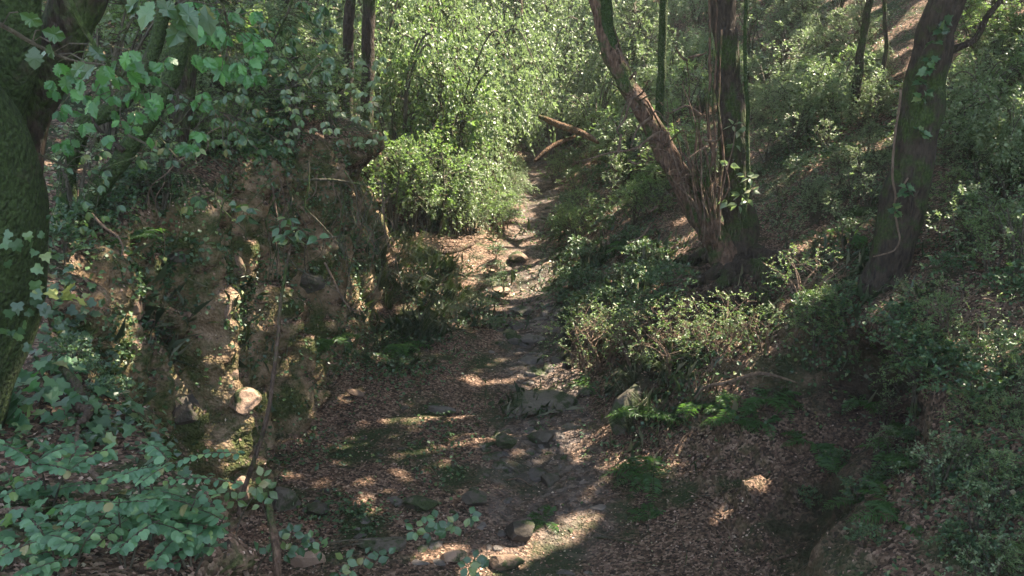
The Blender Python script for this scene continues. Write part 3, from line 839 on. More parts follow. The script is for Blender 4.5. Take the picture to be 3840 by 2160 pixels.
# ------------------------------------------------------------------ shrubs
UPV = np.array([0, 0, 1.0])
def spray(mb, tip, d, L, n, size, tpl, flat=.55, jit=.5):
    """a twig with n leaves set alternately along it"""
    t = np.linspace(.1, 1, n)
    droop = np.array([0, 0, -.25])
    P = tip + (t[:, None] * d + t[:, None] ** 2 * droop) * L
    side = norm(np.cross(d, UPV)) * np.where(np.arange(n) % 2, 1, -1)[:, None]
    ld = norm(d * .6 + side * .9 + jit * rng.normal(size=(n, 3)) * np.array([1, 1, .7]))
    up = norm(UPV + flat * rng.normal(size=(n, 3)))
    leaves(mb, P, ld, up, size * rng.uniform(.7, 1.2, n), tpl, rng.uniform(.85, 1.25, n))
    return P
def shrub_mesh(seed, h=1.0, rad=.6, nst=5, ntw=110, leaf=.05, per=13, tpl=RH, tw=.2, lean=(0, 0), hollow_=.35):
    global rng
    keep = rng
    rng = np.random.default_rng(seed)
    st, fo = MB(), MB()
    ends = []
    for k in range(nst):
        a = rng.uniform(0, 6.28)
        e = np.array([math.cos(a) * rad * rng.uniform(.3, .9) + lean[0], math.sin(a) * rad * rng.uniform(.3, .9) + lean[1], h * rng.uniform(.6, .95)])
        m1 = e * np.array([.35, .35, .5]) + rng.normal(size=3) * .05 * h
        q = pipe(st, [np.array([math.cos(a) * .04, math.sin(a) * .04, -.12]), m1, e], [.022 * h, .015 * h, .006 * h], 5, 5, .1, .02, seed + k)
        ends.append(q)
    tops = np.concatenate(ends)
    for k in range(ntw):
        # twigs fill an uneven dome
        a, b = rng.uniform(0, 6.28), rng.uniform(-.15, 1.0)
        r = (hollow_ + (1 - hollow_) * rng.random() ** .5)
        lump = .75 + .45 * math.sin(a * 2 + seed) * math.cos(b * 3 + seed * 1.7)
        c = np.array([math.cos(a) * math.sqrt(max(0, 1 - b * b)) * rad, math.sin(a) * math.sqrt(max(0, 1 - b * b)) * rad, max(.05, .42 + .55 * b) * h]) * np.array([r * lump, r * lump, 1])
        c[:2] += np.array(lean) * c[2]
        d = norm(c * np.array([1, 1, .3]) + np.array([0, 0, .25]) + .4 * rng.normal(size=3))
        j = np.argmin(((tops - c) ** 2).sum(1))
        if k % 2 == 0:
            tube(st, np.array([tops[j], (tops[j] + c) / 2 + rng.normal(size=3) * .02, c, c + d * tw * .8]), np.array([.006, .005, .004, .002]) * max(h, .7), 3, cap=False)
        spray(fo, c, d, tw, per, leaf, tpl)
    rng = keep
    return st, fo
PREF = {}
def prefab(key, mat, stmat, **kw):
    st, fo = shrub_mesh(**kw)
    PREF[key] = (st.mesh('stems', M[stmat]), fo.mesh('foliage', M[mat]))
for k in range(5):
    prefab('laurel%d' % k, 'laurel', 'twig_dark', seed=100 + k, rad=.55 + .05 * k, ntw=330, leaf=.033, per=14, tw=.15)
for k in range(3):
    prefab('bright%d' % k, 'bright', 'twig_dark', seed=120 + k, rad=.6, ntw=170, leaf=.04, per=12, tw=.18)
for k in range(3):
    prefab('herb%d' % k, 'ivy', 'twig_dark', seed=140 + k, h=.5, rad=.45, ntw=60, leaf=.065, per=9, tw=.16, tpl=OV)
for k in range(3):
    prefab('loose%d' % k, 'laurel', 'twig_dark', seed=160 + k, h=1.2, rad=.6, nst=7, ntw=50, leaf=.06, per=8, tw=.22, tpl=OV)
for k in range(2):
    prefab('box%d' % k, 'bright', 'twig', seed=180 + k, h=.9, rad=.9, nst=8, ntw=74, leaf=.036, per=10, tw=.2, tpl=OV, hollow_=.4)
for k in range(4):
    # arching boughs whose sprays hang
    rng_keep, rng = rng, np.random.default_rng(300 + k)
    st, fo = MB(), MB()
    for j in range(11):
        a = rng.uniform(0, 6.28)
        L = rng.uniform(.45, .95)
        zt = rng.uniform(.65, 1.15)
        q = pipe(st, [np.array([0, 0, -.1]), np.array([math.cos(a) * L * .25, math.sin(a) * L * .25, zt * .7]), np.array([math.cos(a) * L * .65, math.sin(a) * L * .65, zt]), np.array([math.cos(a) * L, math.sin(a) * L, zt * .72])], [.016, .012, .008, .003], 8, 4, .1, .03, j)
        for t in range(20):
            c = q[int(rng.uniform(.3, 1) * (len(q) - 1))] + rng.normal(size=3) * np.array([.09, .09, .07])
            d = norm(np.array([math.cos(a), math.sin(a), -.5]) + .7 * rng.normal(size=3))
            for u in range(2):
                spray(fo, c + d * .1 * u + np.array([0, 0, -.10 * u]), d, .17, 11, .044 if (t + k) % 3 else .032, OV if t % 2 else RH, .7, .7)
    rng = rng_keep
    PREF['curtain%d' % k] = (st.mesh('stems', M['twig_dark']), fo.mesh('foliage', M['laurel']))
def put(key, p, s, rz, name, label, cat, group=None, sz=1.0):
    r = empty(name, p, rz)
    r.scale = (s, s, s * sz)
    tag(r, label, cat, group)
    st, fo = PREF[key]
    link('stems', st, r)
    link('foliage', fo, r)
    return r
def zone(poly, n, minpx=0):
    """n points of the sheet inside a polygon seen from the camera"""
    poly = np.array(poly, float)
    lo, hi = poly.min(0), poly.max(0)
    out = []
    g = 0
    while len(out) < n and g < 5000:
        g += 1
        x, y = rng.uniform(lo[0], hi[0]), rng.uniform(lo[1], hi[1])
        c = False
        for i in range(len(poly)):
            (x1, y1), (x2, y2) = poly[i], poly[i - 1]
            if (y1 > y) != (y2 > y) and x < (x2 - x1) * (y - y1) / (y2 - y1) + x1:
                c = not c
        if c and all((x - a) ** 2 + (y - b) ** 2 > minpx ** 2 for a, b, _ in out):
            out.append((x, y, None))
    return [(x, y) for x, y, _ in out]
def grow(poly, n, keys, s0, s1, name, label, cat, group, minpx=0, sz=1.0, sink=.05):
    for (x, y) in zone(poly, n, minpx):
        p, nn = hit(x, y)
        k = keys[rng.integers(len(keys))]
        put(k, p - np.array([0, 0, sink]), rng.uniform(s0, s1), rng.uniform(0, 6.28), name, label, cat, group, sz)
LAU = ['laurel%d' % k for k in range(5)]
CUR = ['curtain%d' % k for k in range(4)]
BRI = ['bright%d' % k for k in range(3)]
HER = ['herb%d' % k for k in range(3)]
LOO = ['loose%d' % k for k in range(3)]
BOX = ['box%d' % k for k in range(2)]
# sunlit glossy thicket on the left bank of the stream head: tall, arching over
for (x, y, Y, sc, szz) in ((392, 205, 18.3, 1.6, 1.3), (410, 222, 18.8, 1.6, 1.2), (432, 228, 19.0, 1.7, 1.3), (455, 232, 19.3, 1.6, 1.2), (470, 226, 19.8, 1.4, 1.3), (400, 190, 20.5, 2.1, 1.6), (425, 195, 20.8, 2.2, 1.7),
                           (450, 200, 21.0, 2.2, 1.7), (466, 200, 21.4, 1.9, 1.7), (484, 195, 22.5, 1.6, 1.7), (385, 170, 22.5, 2.3, 1.8), (415, 165, 23.5, 2.4, 1.9), (445, 165, 24.0, 2.4, 1.9), (470, 160, 24.5, 2.4, 1.9), (492, 160, 25.5, 2.2, 1.9)):
    q = at(x, y, Y)
    q[2] = gz(q[0], q[1]) - .1
    put((CUR + LAU + BRI)[rng.integers(12)], q, sc * .92, rng.uniform(0, 6.28), 'laurel_shrub', 'glossy sunlit shrub of the tall thicket left of the stream head', 'shrub', 'glossy shrubs left of the stream head', szz)
grow([(385, 195), (410, 218), (455, 236), (498, 232), (500, 215), (440, 205), (400, 190)], 16, LAU + BRI, .5, .8, 'laurel_shrub', 'low shrub along the foot of the tall sunlit thicket', 'shrub', 'low shrubs at the foot of the thicket', 9)
grow([(380, 130), (500, 120), (512, 60), (500, 5), (380, 5)], 26, CUR + LAU, 1.8, 3.0, 'laurel_shrub', 'tall leafy shrub up the sunlit slope left of the stream', 'shrub', 'leafy shrubs up the slope left of the stream', 16, 1.3)
# stream head, right
grow([(550, 150), (600, 150), (640, 100), (640, 10), (530, 5), (535, 110)], 26, LAU + CUR + CUR, 1.3, 2.4, 'laurel_shrub', 'glossy pale-lit shrub behind the leaning tree beside the stream head', 'shrub', 'glossy shrubs right of the stream head', 16, 1.3)
for (x, Y, sc) in ((508, 27, 1.6), (530, 28.5, 1.8), (552, 27.5, 1.7), (520, 31, 2.3), (545, 31, 2.4), (500, 32, 2.4), (565, 30, 2.2), (530, 35, 2.8), (555, 35, 2.8), (505, 36, 2.8)):
    q = at(x, 150, Y)
    q[2] = gz(q[0], q[1]) - .1
    put(CUR[rng.integers(4)], q, sc, rng.uniform(0, 6.28), 'laurel_shrub', 'shrub closing the view at the head of the stream', 'shrub', 'shrubs at the head of the stream', 1.3)
grow([(568, 240), (640, 235), (670, 190), (640, 160), (565, 165)], 18, BRI + HER, .5, 1.0, 'green_bush', 'low shaded green bush between the stream and the leaning tree', 'bush', 'low bushes by the leaning tree', 13)
grow([(575, 250), (650, 245), (690, 285), (640, 330), (585, 320)], 20, HER, .5, .85, 'green_bush', 'low dark leafy plant on the bank foot below the leaning tree', 'bush', 'low plants below the leaning tree', 12)
grow([(488, 240), (505, 240), (500, 330), (485, 335)], 9, HER, .3, .5, 'green_bush', 'small leafy plant at the left edge of the sunlit bed', 'bush', 'small plants along the left edge of the bed', 8)
grow([(556, 235), (575, 235), (580, 330), (560, 330)], 9, HER, .35, .6, 'green_bush', 'small leafy plant at the right edge of the sunlit bed', 'bush', 'small plants along the right edge of the bed', 8)
grow([(498, 165), (515, 165), (510, 230), (500, 232)], 6, HER + BRI, .5, .8, 'green_bush', 'leafy plant leaning over the far shaded stretch of the bed', 'bush', 'plants leaning over the far bed', 8)
grow([(500, 165), (518, 165), (508, 235), (490, 236)], 8, BRI + CUR, .5, .8, 'green_bush', 'leafy plant spreading over the left edge of the far bed', 'bush', 'plants over the left edge of the far bed', 8)
grow([(548, 160), (572, 160), (578, 240), (556, 240)], 10, BRI + HER, .5, .8, 'green_bush', 'leafy plant spreading over the right edge of the far bed', 'bush', 'plants over the right edge of the far bed', 8)
grow([(750, 250), (890, 200), (880, 50), (750, 60)], 26, HER + LOO + LAU, .4, .7, 'hillside_shrub', 'low dark undergrowth plant on the slope between the trunks', 'shrub', 'low undergrowth between the trunks', 12)
grow([(950, 200), (1024, 200), (1024, 40), (955, 60)], 14, HER + LAU, .4, .8, 'hillside_shrub', 'low dark undergrowth plant right of the stout trunk', 'shrub', 'low undergrowth right of the stout trunk', 12)
grow([(610, 140), (715, 190), (715, 40), (640, 20)], 12, HER + LAU, .4, .8, 'hillside_shrub', 'low undergrowth plant on the slope behind the leaning stem', 'shrub', 'low undergrowth behind the leaning stem', 12)
# right hillside
grow([(600, 215), (718, 200), (720, 0), (612, 0)], 30, CUR + BRI + LOO, .6, 1.3, 'hillside_shrub', 'leafy shrub on the slope seen past the leaning trunk', 'shrub', 'shrubs on the slope past the leaning trunk', 14)
grow([(745, 150), (870, 120), (870, 5), (745, 5)], 34, CUR + BRI + LOO + LAU, .4, 1.2, 'hillside_shrub', 'leafy shrub on the slope between the two tree trunks', 'shrub', 'shrubs on the slope between the trunks', 18)
grow([(960, 200), (1060, 200), (1060, 5), (965, 5)], 26, CUR + BRI + LOO, .6, 1.2, 'hillside_shrub', 'leafy shrub on the slope right of the stout trunk', 'shrub', 'shrubs right of the stout trunk', 18)
grow([(770, 250), (870, 270), (870, 140), (750, 160)], 15, LOO + HER, .35, .6, 'hillside_shrub', 'small sparse plant among dead leaves between the trunks', 'shrub', 'sparse plants between the trunks', 18)
grow([(925, 300), (1050, 330), (1050, 180), (940, 180)], 14, LOO + HER + BRI, .45, .85, 'hillside_shrub', 'small leafy plant on the litter slope right of the stout trunk', 'shrub', 'small plants right of the stout trunk', 16)
grow([(790, 300), (860, 296), (960, 340), (1020, 400), (930, 420), (880, 365), (800, 340)], 18, HER + BRI + BOX, .5, .85, 'bank_bush', 'dense green bush overhanging the dark hollow in the right bank', 'bush', 'bushes over the dark hollow', 15)
grow([(950, 420), (1050, 400), (1050, 600), (965, 600), (930, 520)], 18, HER + BRI + LOO, .3, .55, 'bank_bush', 'leafy plant covering the bank at the lower right', 'bush', 'plants at the lower right', 18)
# left slope over the rock face
grow([(95, 150), (380, 140), (380, 60), (300, 20), (95, 30)], 26, LOO + BRI + LAU, .8, 1.7, 'slope_shrub', 'leafy shrub on the slope above the rock face', 'shrub', 'shrubs on the slope above the rock face', 20)
grow([(60, 60), (380, 60), (380, 2), (60, 2)], 16, LAU + LOO, 1.2, 2.0, 'slope_shrub', 'tall shrub far up the left slope', 'shrub', 'tall shrubs far up the left slope', 20)
grow([(150, 185), (215, 165), (270, 135), (375, 120), (380, 100), (200, 130)], 20, LOO + BRI + HER, .55, .9, 'ledge_bush', 'leafy bush spilling over the top edge of the rock face', 'bush', 'bushes on the top edge of the rock face', 13)
grow([(60, 260), (110, 225), (190, 205), (150, 180), (80, 210)], 7, HER + LOO, .5, .8, 'ledge_bush', 'small bush beside the mossy leaning stems', 'bush', 'bushes by the mossy stems', 13)
# sunlit airy bush over the right bank
for k, (x, y, s, rz) in enumerate(AIRY):
    p, nn = hit(x, y)
    put('box%d' % (k % 2), p - np.array([0, 0, .08]), s, rz, 'airy_bush', 'pale small-leaved bush lit by the sun on the right bank', 'bush', 'pale sunlit bushes on the right bank')

# ------------------------------------------------------------------ ground cover
tpx, tpy = px_of(tcen)
def zones(lst):
    w = np.zeros(len(tcen))
    for (x, y, rx, ry, a) in lst:
        w = np.maximum(w, a * np.exp(-((tpx - x) / rx) ** 2 - ((tpy - y) / ry) ** 2))
    return w
cnoise = np.clip(.35 + 1.6 * fbm(tcen * 1.3, 55, 4), 0, 1.4)
cover = zones([(430, 290, 55, 45, 1.0), (400, 350, 70, 30, .9), (360, 450, 90, 60, .35), (600, 270, 60, 50, .9), (560, 410, 40, 25, .5), (640, 400, 50, 60, .45), (930, 340, 120, 60, .7), (1000, 460, 70, 120, .7),
               (230, 150, 120, 30, .9), (90, 330, 40, 80, .8), (60, 480, 100, 90, .35), (850, 200, 140, 90, .4), (190, 280, 90, 80, .5), (330, 220, 60, 50, .35), (700, 330, 60, 30, .5), (1000, 200, 80, 200, .8), (820, 80, 130, 90, .9), (330, 240, 60, 50, .8), (250, 200, 100, 22, .9), (520, 340, 60, 30, .2), (340, 500, 60, 30, .5)])
w = cover * cnoise / dist ** 1.2
mb = MB()
P, n, k = sample(w, 60000)
up = norm(n * .5 + np.array([0, 0, .7]) + .5 * rng.normal(size=(len(P), 3)))
leaves(mb, P + n * rng.uniform(.01, .09, (len(P), 1)), norm(np.cross(up, rdir(len(P)))), up, rng.uniform(.03, .062, len(P)), RH, 1.5)
tag(mb.build('ground_cover_foliage', M['ivy']), 'small green leaves creeping over the ground and rock', None, None, 'stuff')
mb = MB()
wg = zones([(440, 270, 50, 40, 1.0), (420, 330, 55, 22, .9), (610, 280, 50, 50, .6), (650, 390, 45, 50, .7), (540, 400, 40, 20, .5), (560, 360, 25, 40, .2), (200, 330, 60, 60, .2), (900, 300, 120, 50, .3)]) * cnoise / dist
P, n, k = sample(wg, 5000)
leaves(mb, P, norm(np.array([.25, -.35, .75]) + .5 * rng.normal(size=(len(P), 3))), rdir(len(P)), rng.uniform(.12, .34, len(P)), RH, .09)
tag(mb.build('grass', M['grass']), 'thin grass blades on the banks beside the stream bed', None, None, 'stuff')
# drooping grass tufts on the left bank
def tuft(p, n, L, lean, lab, group):
    m_ = MB()
    for _ in range(n):
        a = rng.uniform(0, 6.28)
        d = norm(np.array([math.cos(a) * .5, math.sin(a) * .5, 1.0]) + np.array(lean) * .6)
        q = np.array([[0, 0, 0], d * .35, d * .7 + np.array(lean) * .18, d * .85 + np.array(lean) * .42 - np.array([0, 0, .2])]) * L * rng.uniform(.6, 1.1) + rng.normal(size=3) * .03
        s = norm(np.cross(d, UPV)) * .006
        v = np.concatenate([q - s * np.array([[1], [.9], [.6], [.1]]), q + s * np.array([[1], [.9], [.6], [.1]])])
        m_.add(v, np.array([(0, 1, 5, 4), (1, 2, 6, 5), (2, 3, 7, 6)]))
    o = m_.build('grass_tuft', M['grass'])
    o.location = p
    tag(o, lab, 'grass tuft', group)
for (x, y) in zone([(370, 250), (450, 255), (475, 300), (440, 345), (385, 335)], 12, 14):
    tuft(hit(x, y)[0], 45, .85, (.9, -.5, 0), 'long drooping grass tuft on the bank right of the rock face', 'grass tufts on the left bank')
for (x, y) in zone([(590, 440), (650, 360), (690, 380), (640, 440)], 6, 16):
    tuft(hit(x, y)[0], 50, .45, (-.5, -.2, 0), 'small drooping grass tuft on the right bank', 'grass tufts on the right bank')
# ------------------------------------------------------------------ rocks
def ico(sub=3):
    import bmesh
    bm = bmesh.new()
    bmesh.ops.create_icosphere(bm, subdivisions=sub, radius=1.0)
    v = np.array([x.co[:] for x in bm.verts])
    f = np.array([[y.index for y in x.verts] for x in bm.faces])
    bm.free()
    return v, f
ICO = ico(3)
def rock_mesh(seed, dims=(1, .8, .55), planes=14, rough=.06):
    r = np.random.default_rng(seed)
    v, f = ICO
    v = v.copy()
    for _ in range(planes):
        n = norm(r.normal(size=3))
        h = r.uniform(.55, .85)
        d = v @ n
        v = v - np.maximum(d - h, 0)[:, None] * n
    v = v * np.array(dims)
    v = v * (1 + rough * fbm(v * 3.5 + seed, seed, 3))[:, None]
    m_ = MB()
    m_.add(v, f)
    return m_
RK = {}
for mt in ('stone', 'stone_pink', 'stone_moss'):
    RK[mt] = [rock_mesh(500 + k, (1, rng.uniform(.6, .95), rng.uniform(.35, .7))).mesh('stone', M[mt], False) for k in range(6)]
def rock(p, s, mt, name, label, group=None, sink=.55, rot=None):
    o = link(name, RK[mt][rng.integers(6)])
    o.location = np.asarray(p) - np.array([0, 0, s * sink * .4])
    o.scale = (s, s * rng.uniform(.7, 1), s * rng.uniform(.7, 1.1))
    o.rotation_euler = rot or (rng.uniform(-.25, .25), rng.uniform(-.25, .25), rng.uniform(0, 6.28))
    return tag(o, label, 'rock', group)
# loose stones along the dry bed
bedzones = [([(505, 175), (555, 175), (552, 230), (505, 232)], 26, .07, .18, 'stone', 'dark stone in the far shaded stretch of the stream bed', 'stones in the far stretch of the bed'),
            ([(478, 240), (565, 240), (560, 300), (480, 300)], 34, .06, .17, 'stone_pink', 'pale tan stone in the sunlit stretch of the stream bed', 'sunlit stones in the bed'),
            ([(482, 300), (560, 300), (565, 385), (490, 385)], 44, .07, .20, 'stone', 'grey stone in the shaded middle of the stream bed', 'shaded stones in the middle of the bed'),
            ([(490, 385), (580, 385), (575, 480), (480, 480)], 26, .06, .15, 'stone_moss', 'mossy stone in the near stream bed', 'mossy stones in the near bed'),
            ([(480, 425), (560, 425), (560, 475), (485, 475)], 14, .06, .16, 'stone', 'small grey stone in the gap below the mossy slab', 'stones below the mossy slab'),
            ([(300, 500), (600, 500), (590, 574), (290, 574)], 30, .05, .14, 'stone', 'small stone half buried in dead leaves at the bottom of the gully', 'small stones at the bottom of the gully'),
            ([(300, 400), (470, 400), (480, 500), (300, 500)], 14, .05, .12, 'stone_moss', 'small mossy stone among dead leaves below the rock face', 'small stones below the rock face')]
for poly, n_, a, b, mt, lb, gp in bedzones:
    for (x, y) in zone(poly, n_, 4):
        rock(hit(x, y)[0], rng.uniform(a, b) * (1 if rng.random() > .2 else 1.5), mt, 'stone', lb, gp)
def rock_px(x, y, wpx, mt, label, dims=(1, .8, .55), seed=0, name='boulder', rz=0, tilt=(0, 0), up=.0, sink=.25):
    p, nn = hit(x, y)
    fwd = p[1] * math.cos(PITCH) + (CAMZ - p[2]) * math.sin(PITCH)
    s = wpx / 2 * fwd / FOC
    o = rock_mesh(seed, dims, 16, .08).build(name, M[mt], None, False)
    o.location = p + np.array([0, 0, s * (dims[2] * (1 - sink) - .1) + up])
    o.scale = (s, s, s)
    o.rotation_euler = (tilt[0], tilt[1], rz)
    return tag(o, label, 'rock')
rock_px(440, 412, 36, 'stone', 'long low grey boulder lying across the leaves left of the stream', (1, .4, .3), 1, rz=-.15)
rock_px(357, 396, 22, 'stone_pink', 'pale flat rock leaning beside the foot of the rock face', (1, .6, .4), 2, tilt=(0, .5))
rock_px(545, 402, 74, 'stone_moss', 'broad moss covered slab in the stream bed', (1, .8, .22), 3, rz=.2)
rock_px(520, 412, 50, 'stone_moss', 'moss covered slab at the left edge of the broad slab', (1, .7, .25), 4, rz=-.2)
rock_px(505, 447, 30, 'stone_moss', 'dark mossy block left of the small stone gap', (1, .8, .6), 5)
rock_px(542, 441, 30, 'stone_moss', 'dark mossy block right of the small stone gap', (1, .8, .55), 6)
rock_px(516, 262, 24, 'stone_pink', 'round pinkish stone at the head of the sunlit bed', (1, .8, .6), 7)
rock_px(498, 293, 26, 'stone_pink', 'flat pale stone on the left of the sunlit bed', (1, .7, .4), 8)
rock_px(521, 314, 26, 'stone', 'flat grey slab in the middle of the bed', (1, .8, .4), 9)
rock_px(530, 342, 24, 'stone', 'pale blue-grey slab in the middle of the bed', (1, .8, .35), 10, rz=.6)
rock_px(562, 320, 24, 'stone', 'dark upright stone at the right edge of the bed', (1, .8, .8), 11)
rock_px(560, 336, 22, 'stone', 'dark angular stone against the right bank', (1, .8, .6), 12)
rock_px(419, 507, 38, 'stone_moss', 'dark hollow-backed boulder near the bottom of the gully', (1, .7, .5), 13)
rock_px(476, 503, 30, 'stone_moss', 'mossy rounded boulder at the near end of the bed', (1, .8, .55), 14)
rock_px(285, 505, 40, 'stone_moss', 'large mossy boulder at the foot of the rock face', (1, .8, .7), 15)
rock_px(318, 512, 30, 'stone_moss', 'mossy boulder right of the largest one at the foot of the face', (1, .8, .55), 16)
rock_px(308, 564, 52, 'stone_pink', 'long brown stone block at the bottom edge of the gully', (1, .42, .36), 17, rz=.1)
rock_px(385, 548, 56, 'stone_moss', 'low moss covered boulder near the bottom edge', (1, .5, .3), 18)
rock_px(520, 535, 40, 'stone_moss', 'mossy boulder above the bright sun patch', (1, .8, .5), 19)
rock_px(505, 566, 44, 'stone_pink', 'pale boulder in the bright sun patch', (1, .7, .4), 20)
rock_px(452, 560, 36, 'stone_pink', 'pale broken rock left of the bright sun patch', (1, .6, .4), 21)
rock_px(585, 395, 16, 'stone_moss', 'small dark stone at the foot of the right bank', (1, .8, .6), 22)
rock_px(625, 430, 60, 'stone_moss', 'tall leaning mossy slab on the right bank', (.55, .35, 1.0), 23, rz=.3, tilt=(-.3, .55))
# blocks standing out of the rock face
for k, (x, y, w_, lb, dm, tl) in enumerate(((237, 268, 40, 'pink-grey block high on the rock face, topmost of the sunlit column', (1, .7, .7), (.2, .3)),
        (232, 308, 34, 'tall wedge-shaped pale block in the middle of the sunlit column', (.5, .5, 1.0), (.0, .25)), (262, 300, 16, 'small pale stone right of the wedge-shaped block', (1, .8, .8), (.2, .0)),
        (245, 403, 42, 'jutting orange-pink slab with a pointed corner low in the sunlit column', (1, .8, .75), (.1, .35)), (235, 375, 26, 'crumbled pale block above the jutting slab', (.8, .7, .9), (0, 0)),
        (308, 285, 42, 'large grey-green block at the right of the rock face', (1, .8, .8), (.1, .3)), (133, 345, 26, 'orange block low in the left part of the rock face', (1, .8, .6), (0, .2)),
        (140, 312, 26, 'tan block in the left part of the rock face', (.8, .8, 1), (0, .1)), (180, 405, 50, 'big rounded olive block low in the rock face', (.9, .8, 1.0), (0, -.4)),
        (178, 258, 24, 'round mossy stone set high in the rock face', (1, .9, .9), (0, 0)), (290, 350, 20, 'narrow pale block in the right buttress', (.6, .6, 1), (0, .1)),
        (244, 490, 30, 'pale block at the bottom of the sunlit column', (.7, .7, 1), (0, .1)), (338, 250, 22, 'round grey stone in the far part of the face', (1, .8, .9), (0, 0)))):
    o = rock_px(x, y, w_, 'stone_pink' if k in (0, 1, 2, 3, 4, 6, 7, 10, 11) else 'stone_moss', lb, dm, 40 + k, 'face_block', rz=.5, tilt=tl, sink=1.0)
    nn = hit(x, y)[1]
    o.location = Vector(hit(x, y)[0] - nn * o.scale[0] * (.35 if k != 3 else .12))
    if k == 3:
        o.rotation_euler = (.6, .25, .9)

# ------------------------------------------------------------------ mossy tree at the left edge
tb = hit(8, 372)[0]
def lpt(x, y, Y):
    return at(x, y, Y)
trunk_pts = [lpt(-120, 520, 4.9), lpt(-90, 440, 4.95), lpt(-55, 370, 5.0), lpt(-34, 300, 5.0), lpt(-28, 225, 4.95), lpt(-38, 160, 4.85), lpt(-75, 100, 4.7), lpt(-130, 40, 4.6), lpt(-190, -40, 4.5)]
trunk_pts[0][2] = min(trunk_pts[0][2], gz(trunk_pts[0][0], trunk_pts[0][1]) - .1)
T9 = stem_tree('mossy_tree', 'huge moss covered trunk at the left edge, forking above a dark crotch', [(trunk_pts, [.50, .42, .38, .37, .36, .34, .30, .27, .25])], M['bark_moss'], 30, None, None, .10)
b9 = np.array(T9.location)
m_ = MB()
pipe(m_, np.array([lpt(-5, 235, 5.5), lpt(14, 180, 5.5), lpt(28, 120, 5.5), lpt(50, 60, 5.5), lpt(74, 0, 5.5), lpt(96, -60, 5.5), lpt(140, -170, 5.6)]) - b9, [.14, .13, .125, .13, .14, .13, .11], 10, 20, .14, .02, 3)
m_.build('forked_stem', M['bark_dark'], T9, True)
m_ = MB()
pipe(m_, np.array([lpt(-10, 190, 5.3), lpt(0, 110, 5.25), lpt(8, 50, 5.2), lpt(14, 0, 5.2), lpt(16, -90, 5.2)]) - b9, [.17, .15, .14, .14, .12], 10, 18, .12, .02, 6)
m_.build('forked_stem', M['bark_moss'], T9, True)
canopy(T9, lpt(140, -170, 5.6), [((1.6, 7.2, 12.3), 4.0), ((-1.5, 12.0, 12.5), 4.0), ((-1.8, 18.0, 12.8), 4.0), ((-1.5, 22.5, 13.2), 3.4), ((4.3, 7.2, 12.0), 2.6), ((3.2, 5.0, 11.6), 2.6)], M['bark_moss'], .09, b9)  # unseen lobes added to shade the left foreground and slope

# two mossy leaning stems over the top of the rock face
def limb(name, label, lst, Y0, Y1, rad, mat, cat='tree', sides=12, part='trunk', wob=.03, rough=.15):
    pts = atl(lst, Y0, Y1)
    root = tag(empty(name, pts[0]), label, cat)
    m_ = MB()
    pipe(m_, np.array(pts) - pts[0], rad, 10, sides, rough, wob, int(lst[0][0]))
    m_.build(part, mat, root, True)
    return root, pts
limb('mossy_stem_tree', 'left one of two moss covered stems leaning right over the rock face', [(66, 215), (66, 190), (69, 160), (83, 125), (106, 112), (127, 95), (150, 60), (165, 10), (172, -60)], 8.6, 9.2, [.10, .09, .085, .08, .08, .075, .07, .06, .05], M['bark_moss'])
r_, ps = limb('mossy_stem_tree', 'right one of two moss covered stems leaning right over the rock face', [(76, 228), (84, 212), (96, 192), (119, 163), (143, 128), (162, 98), (174, 70), (186, 20), (195, -60)], 8.3, 9.0, [.11, .095, .09, .085, .085, .085, .085, .08, .07], M['bark_moss'])
m_ = MB()
pipe(m_, np.array(atl([(125, 150), (108, 136), (96, 122), (92, 108)], 8.5)) - ps[0], [.03, .02, .015, .01], 6, 6, .1, .02, 3)
m_.build('branch', M['bark_dark'], r_, True)
limb('rotten_stem_tree', 'dark rotten stem standing behind the right mossy stem', [(172, 150), (176, 120), (182, 95), (186, 60), (190, -20)], 9.6, 9.7, [.11, .12, .12, .11, .08], M['bark_dark'])

# fallen wood
def log(name, label, lst, Y, rad, mat, cat='log', ground=True, lift=0.03, wob=.03, sides=10):
    pts = [hit(x, y)[0] + np.array([0, 0, lift]) for x, y in lst] if Y is None else atl(lst, Y[0], Y[1])
    m_ = MB()
    b = np.array(pts[0])
    pipe(m_, np.array(pts) - b, rad, 9, sides, .18, wob, int(lst[0][0] + lst[0][1]))
    o = m_.build(name, mat, None, True)
    o.location = b
    return tag(o, label, cat)
log('fallen_log', 'brown bare log slanting down to the right beside the stream head', [(540, 116), (556, 124), (572, 129), (588, 136), (598, 142)], (22, 20), [.05, .075, .085, .07, .03], M['wood'])
log('fallen_log', 'splintered brown log below the bare brown one', [(534, 162), (545, 152), (560, 143), (575, 136)], (20.5, 21), [.03, .055, .055, .03], M['wood'])
log('fallen_log', 'pale horizontal log lying across the slope at the stream head', [(462, 30), (478, 28), (495, 34), (508, 33), (518, 28)], (27, 27), [.05, .07, .075, .07, .05], M['bark'])
log('fallen_branch', 'curved branch lying in the sunlit litter left of the stream', [(405, 236), (418, 246), (435, 254), (452, 253), (468, 248), (474, 243)], None, [.03, .05, .05, .045, .04, .03], M['bark'], 'branch')
log('fallen_branch', 'dark curved root running down the right edge of the bed', [(615, 290), (600, 305), (588, 322), (572, 336), (566, 352), (568, 370)], None, [.05, .07, .07, .07, .06, .05], M['bark_dark'], 'root')
log('fallen_branch', 'long thin pale branch sweeping across the right bank', [(690, 398), (705, 388), (725, 384), (742, 377), (758, 372), (772, 374), (800, 383)], (10.9, 10.3), [.012, .02, .022, .024, .024, .018, .008], M['twig'], 'branch')
log('fallen_branch', 'slender straight branch leaning in the lower right bank', [(892, 534), (905, 512), (920, 490), (932, 470), (938, 455)], (8.6, 9.4), [.012, .02, .022, .022, .015], M['twig_dark'], 'branch')
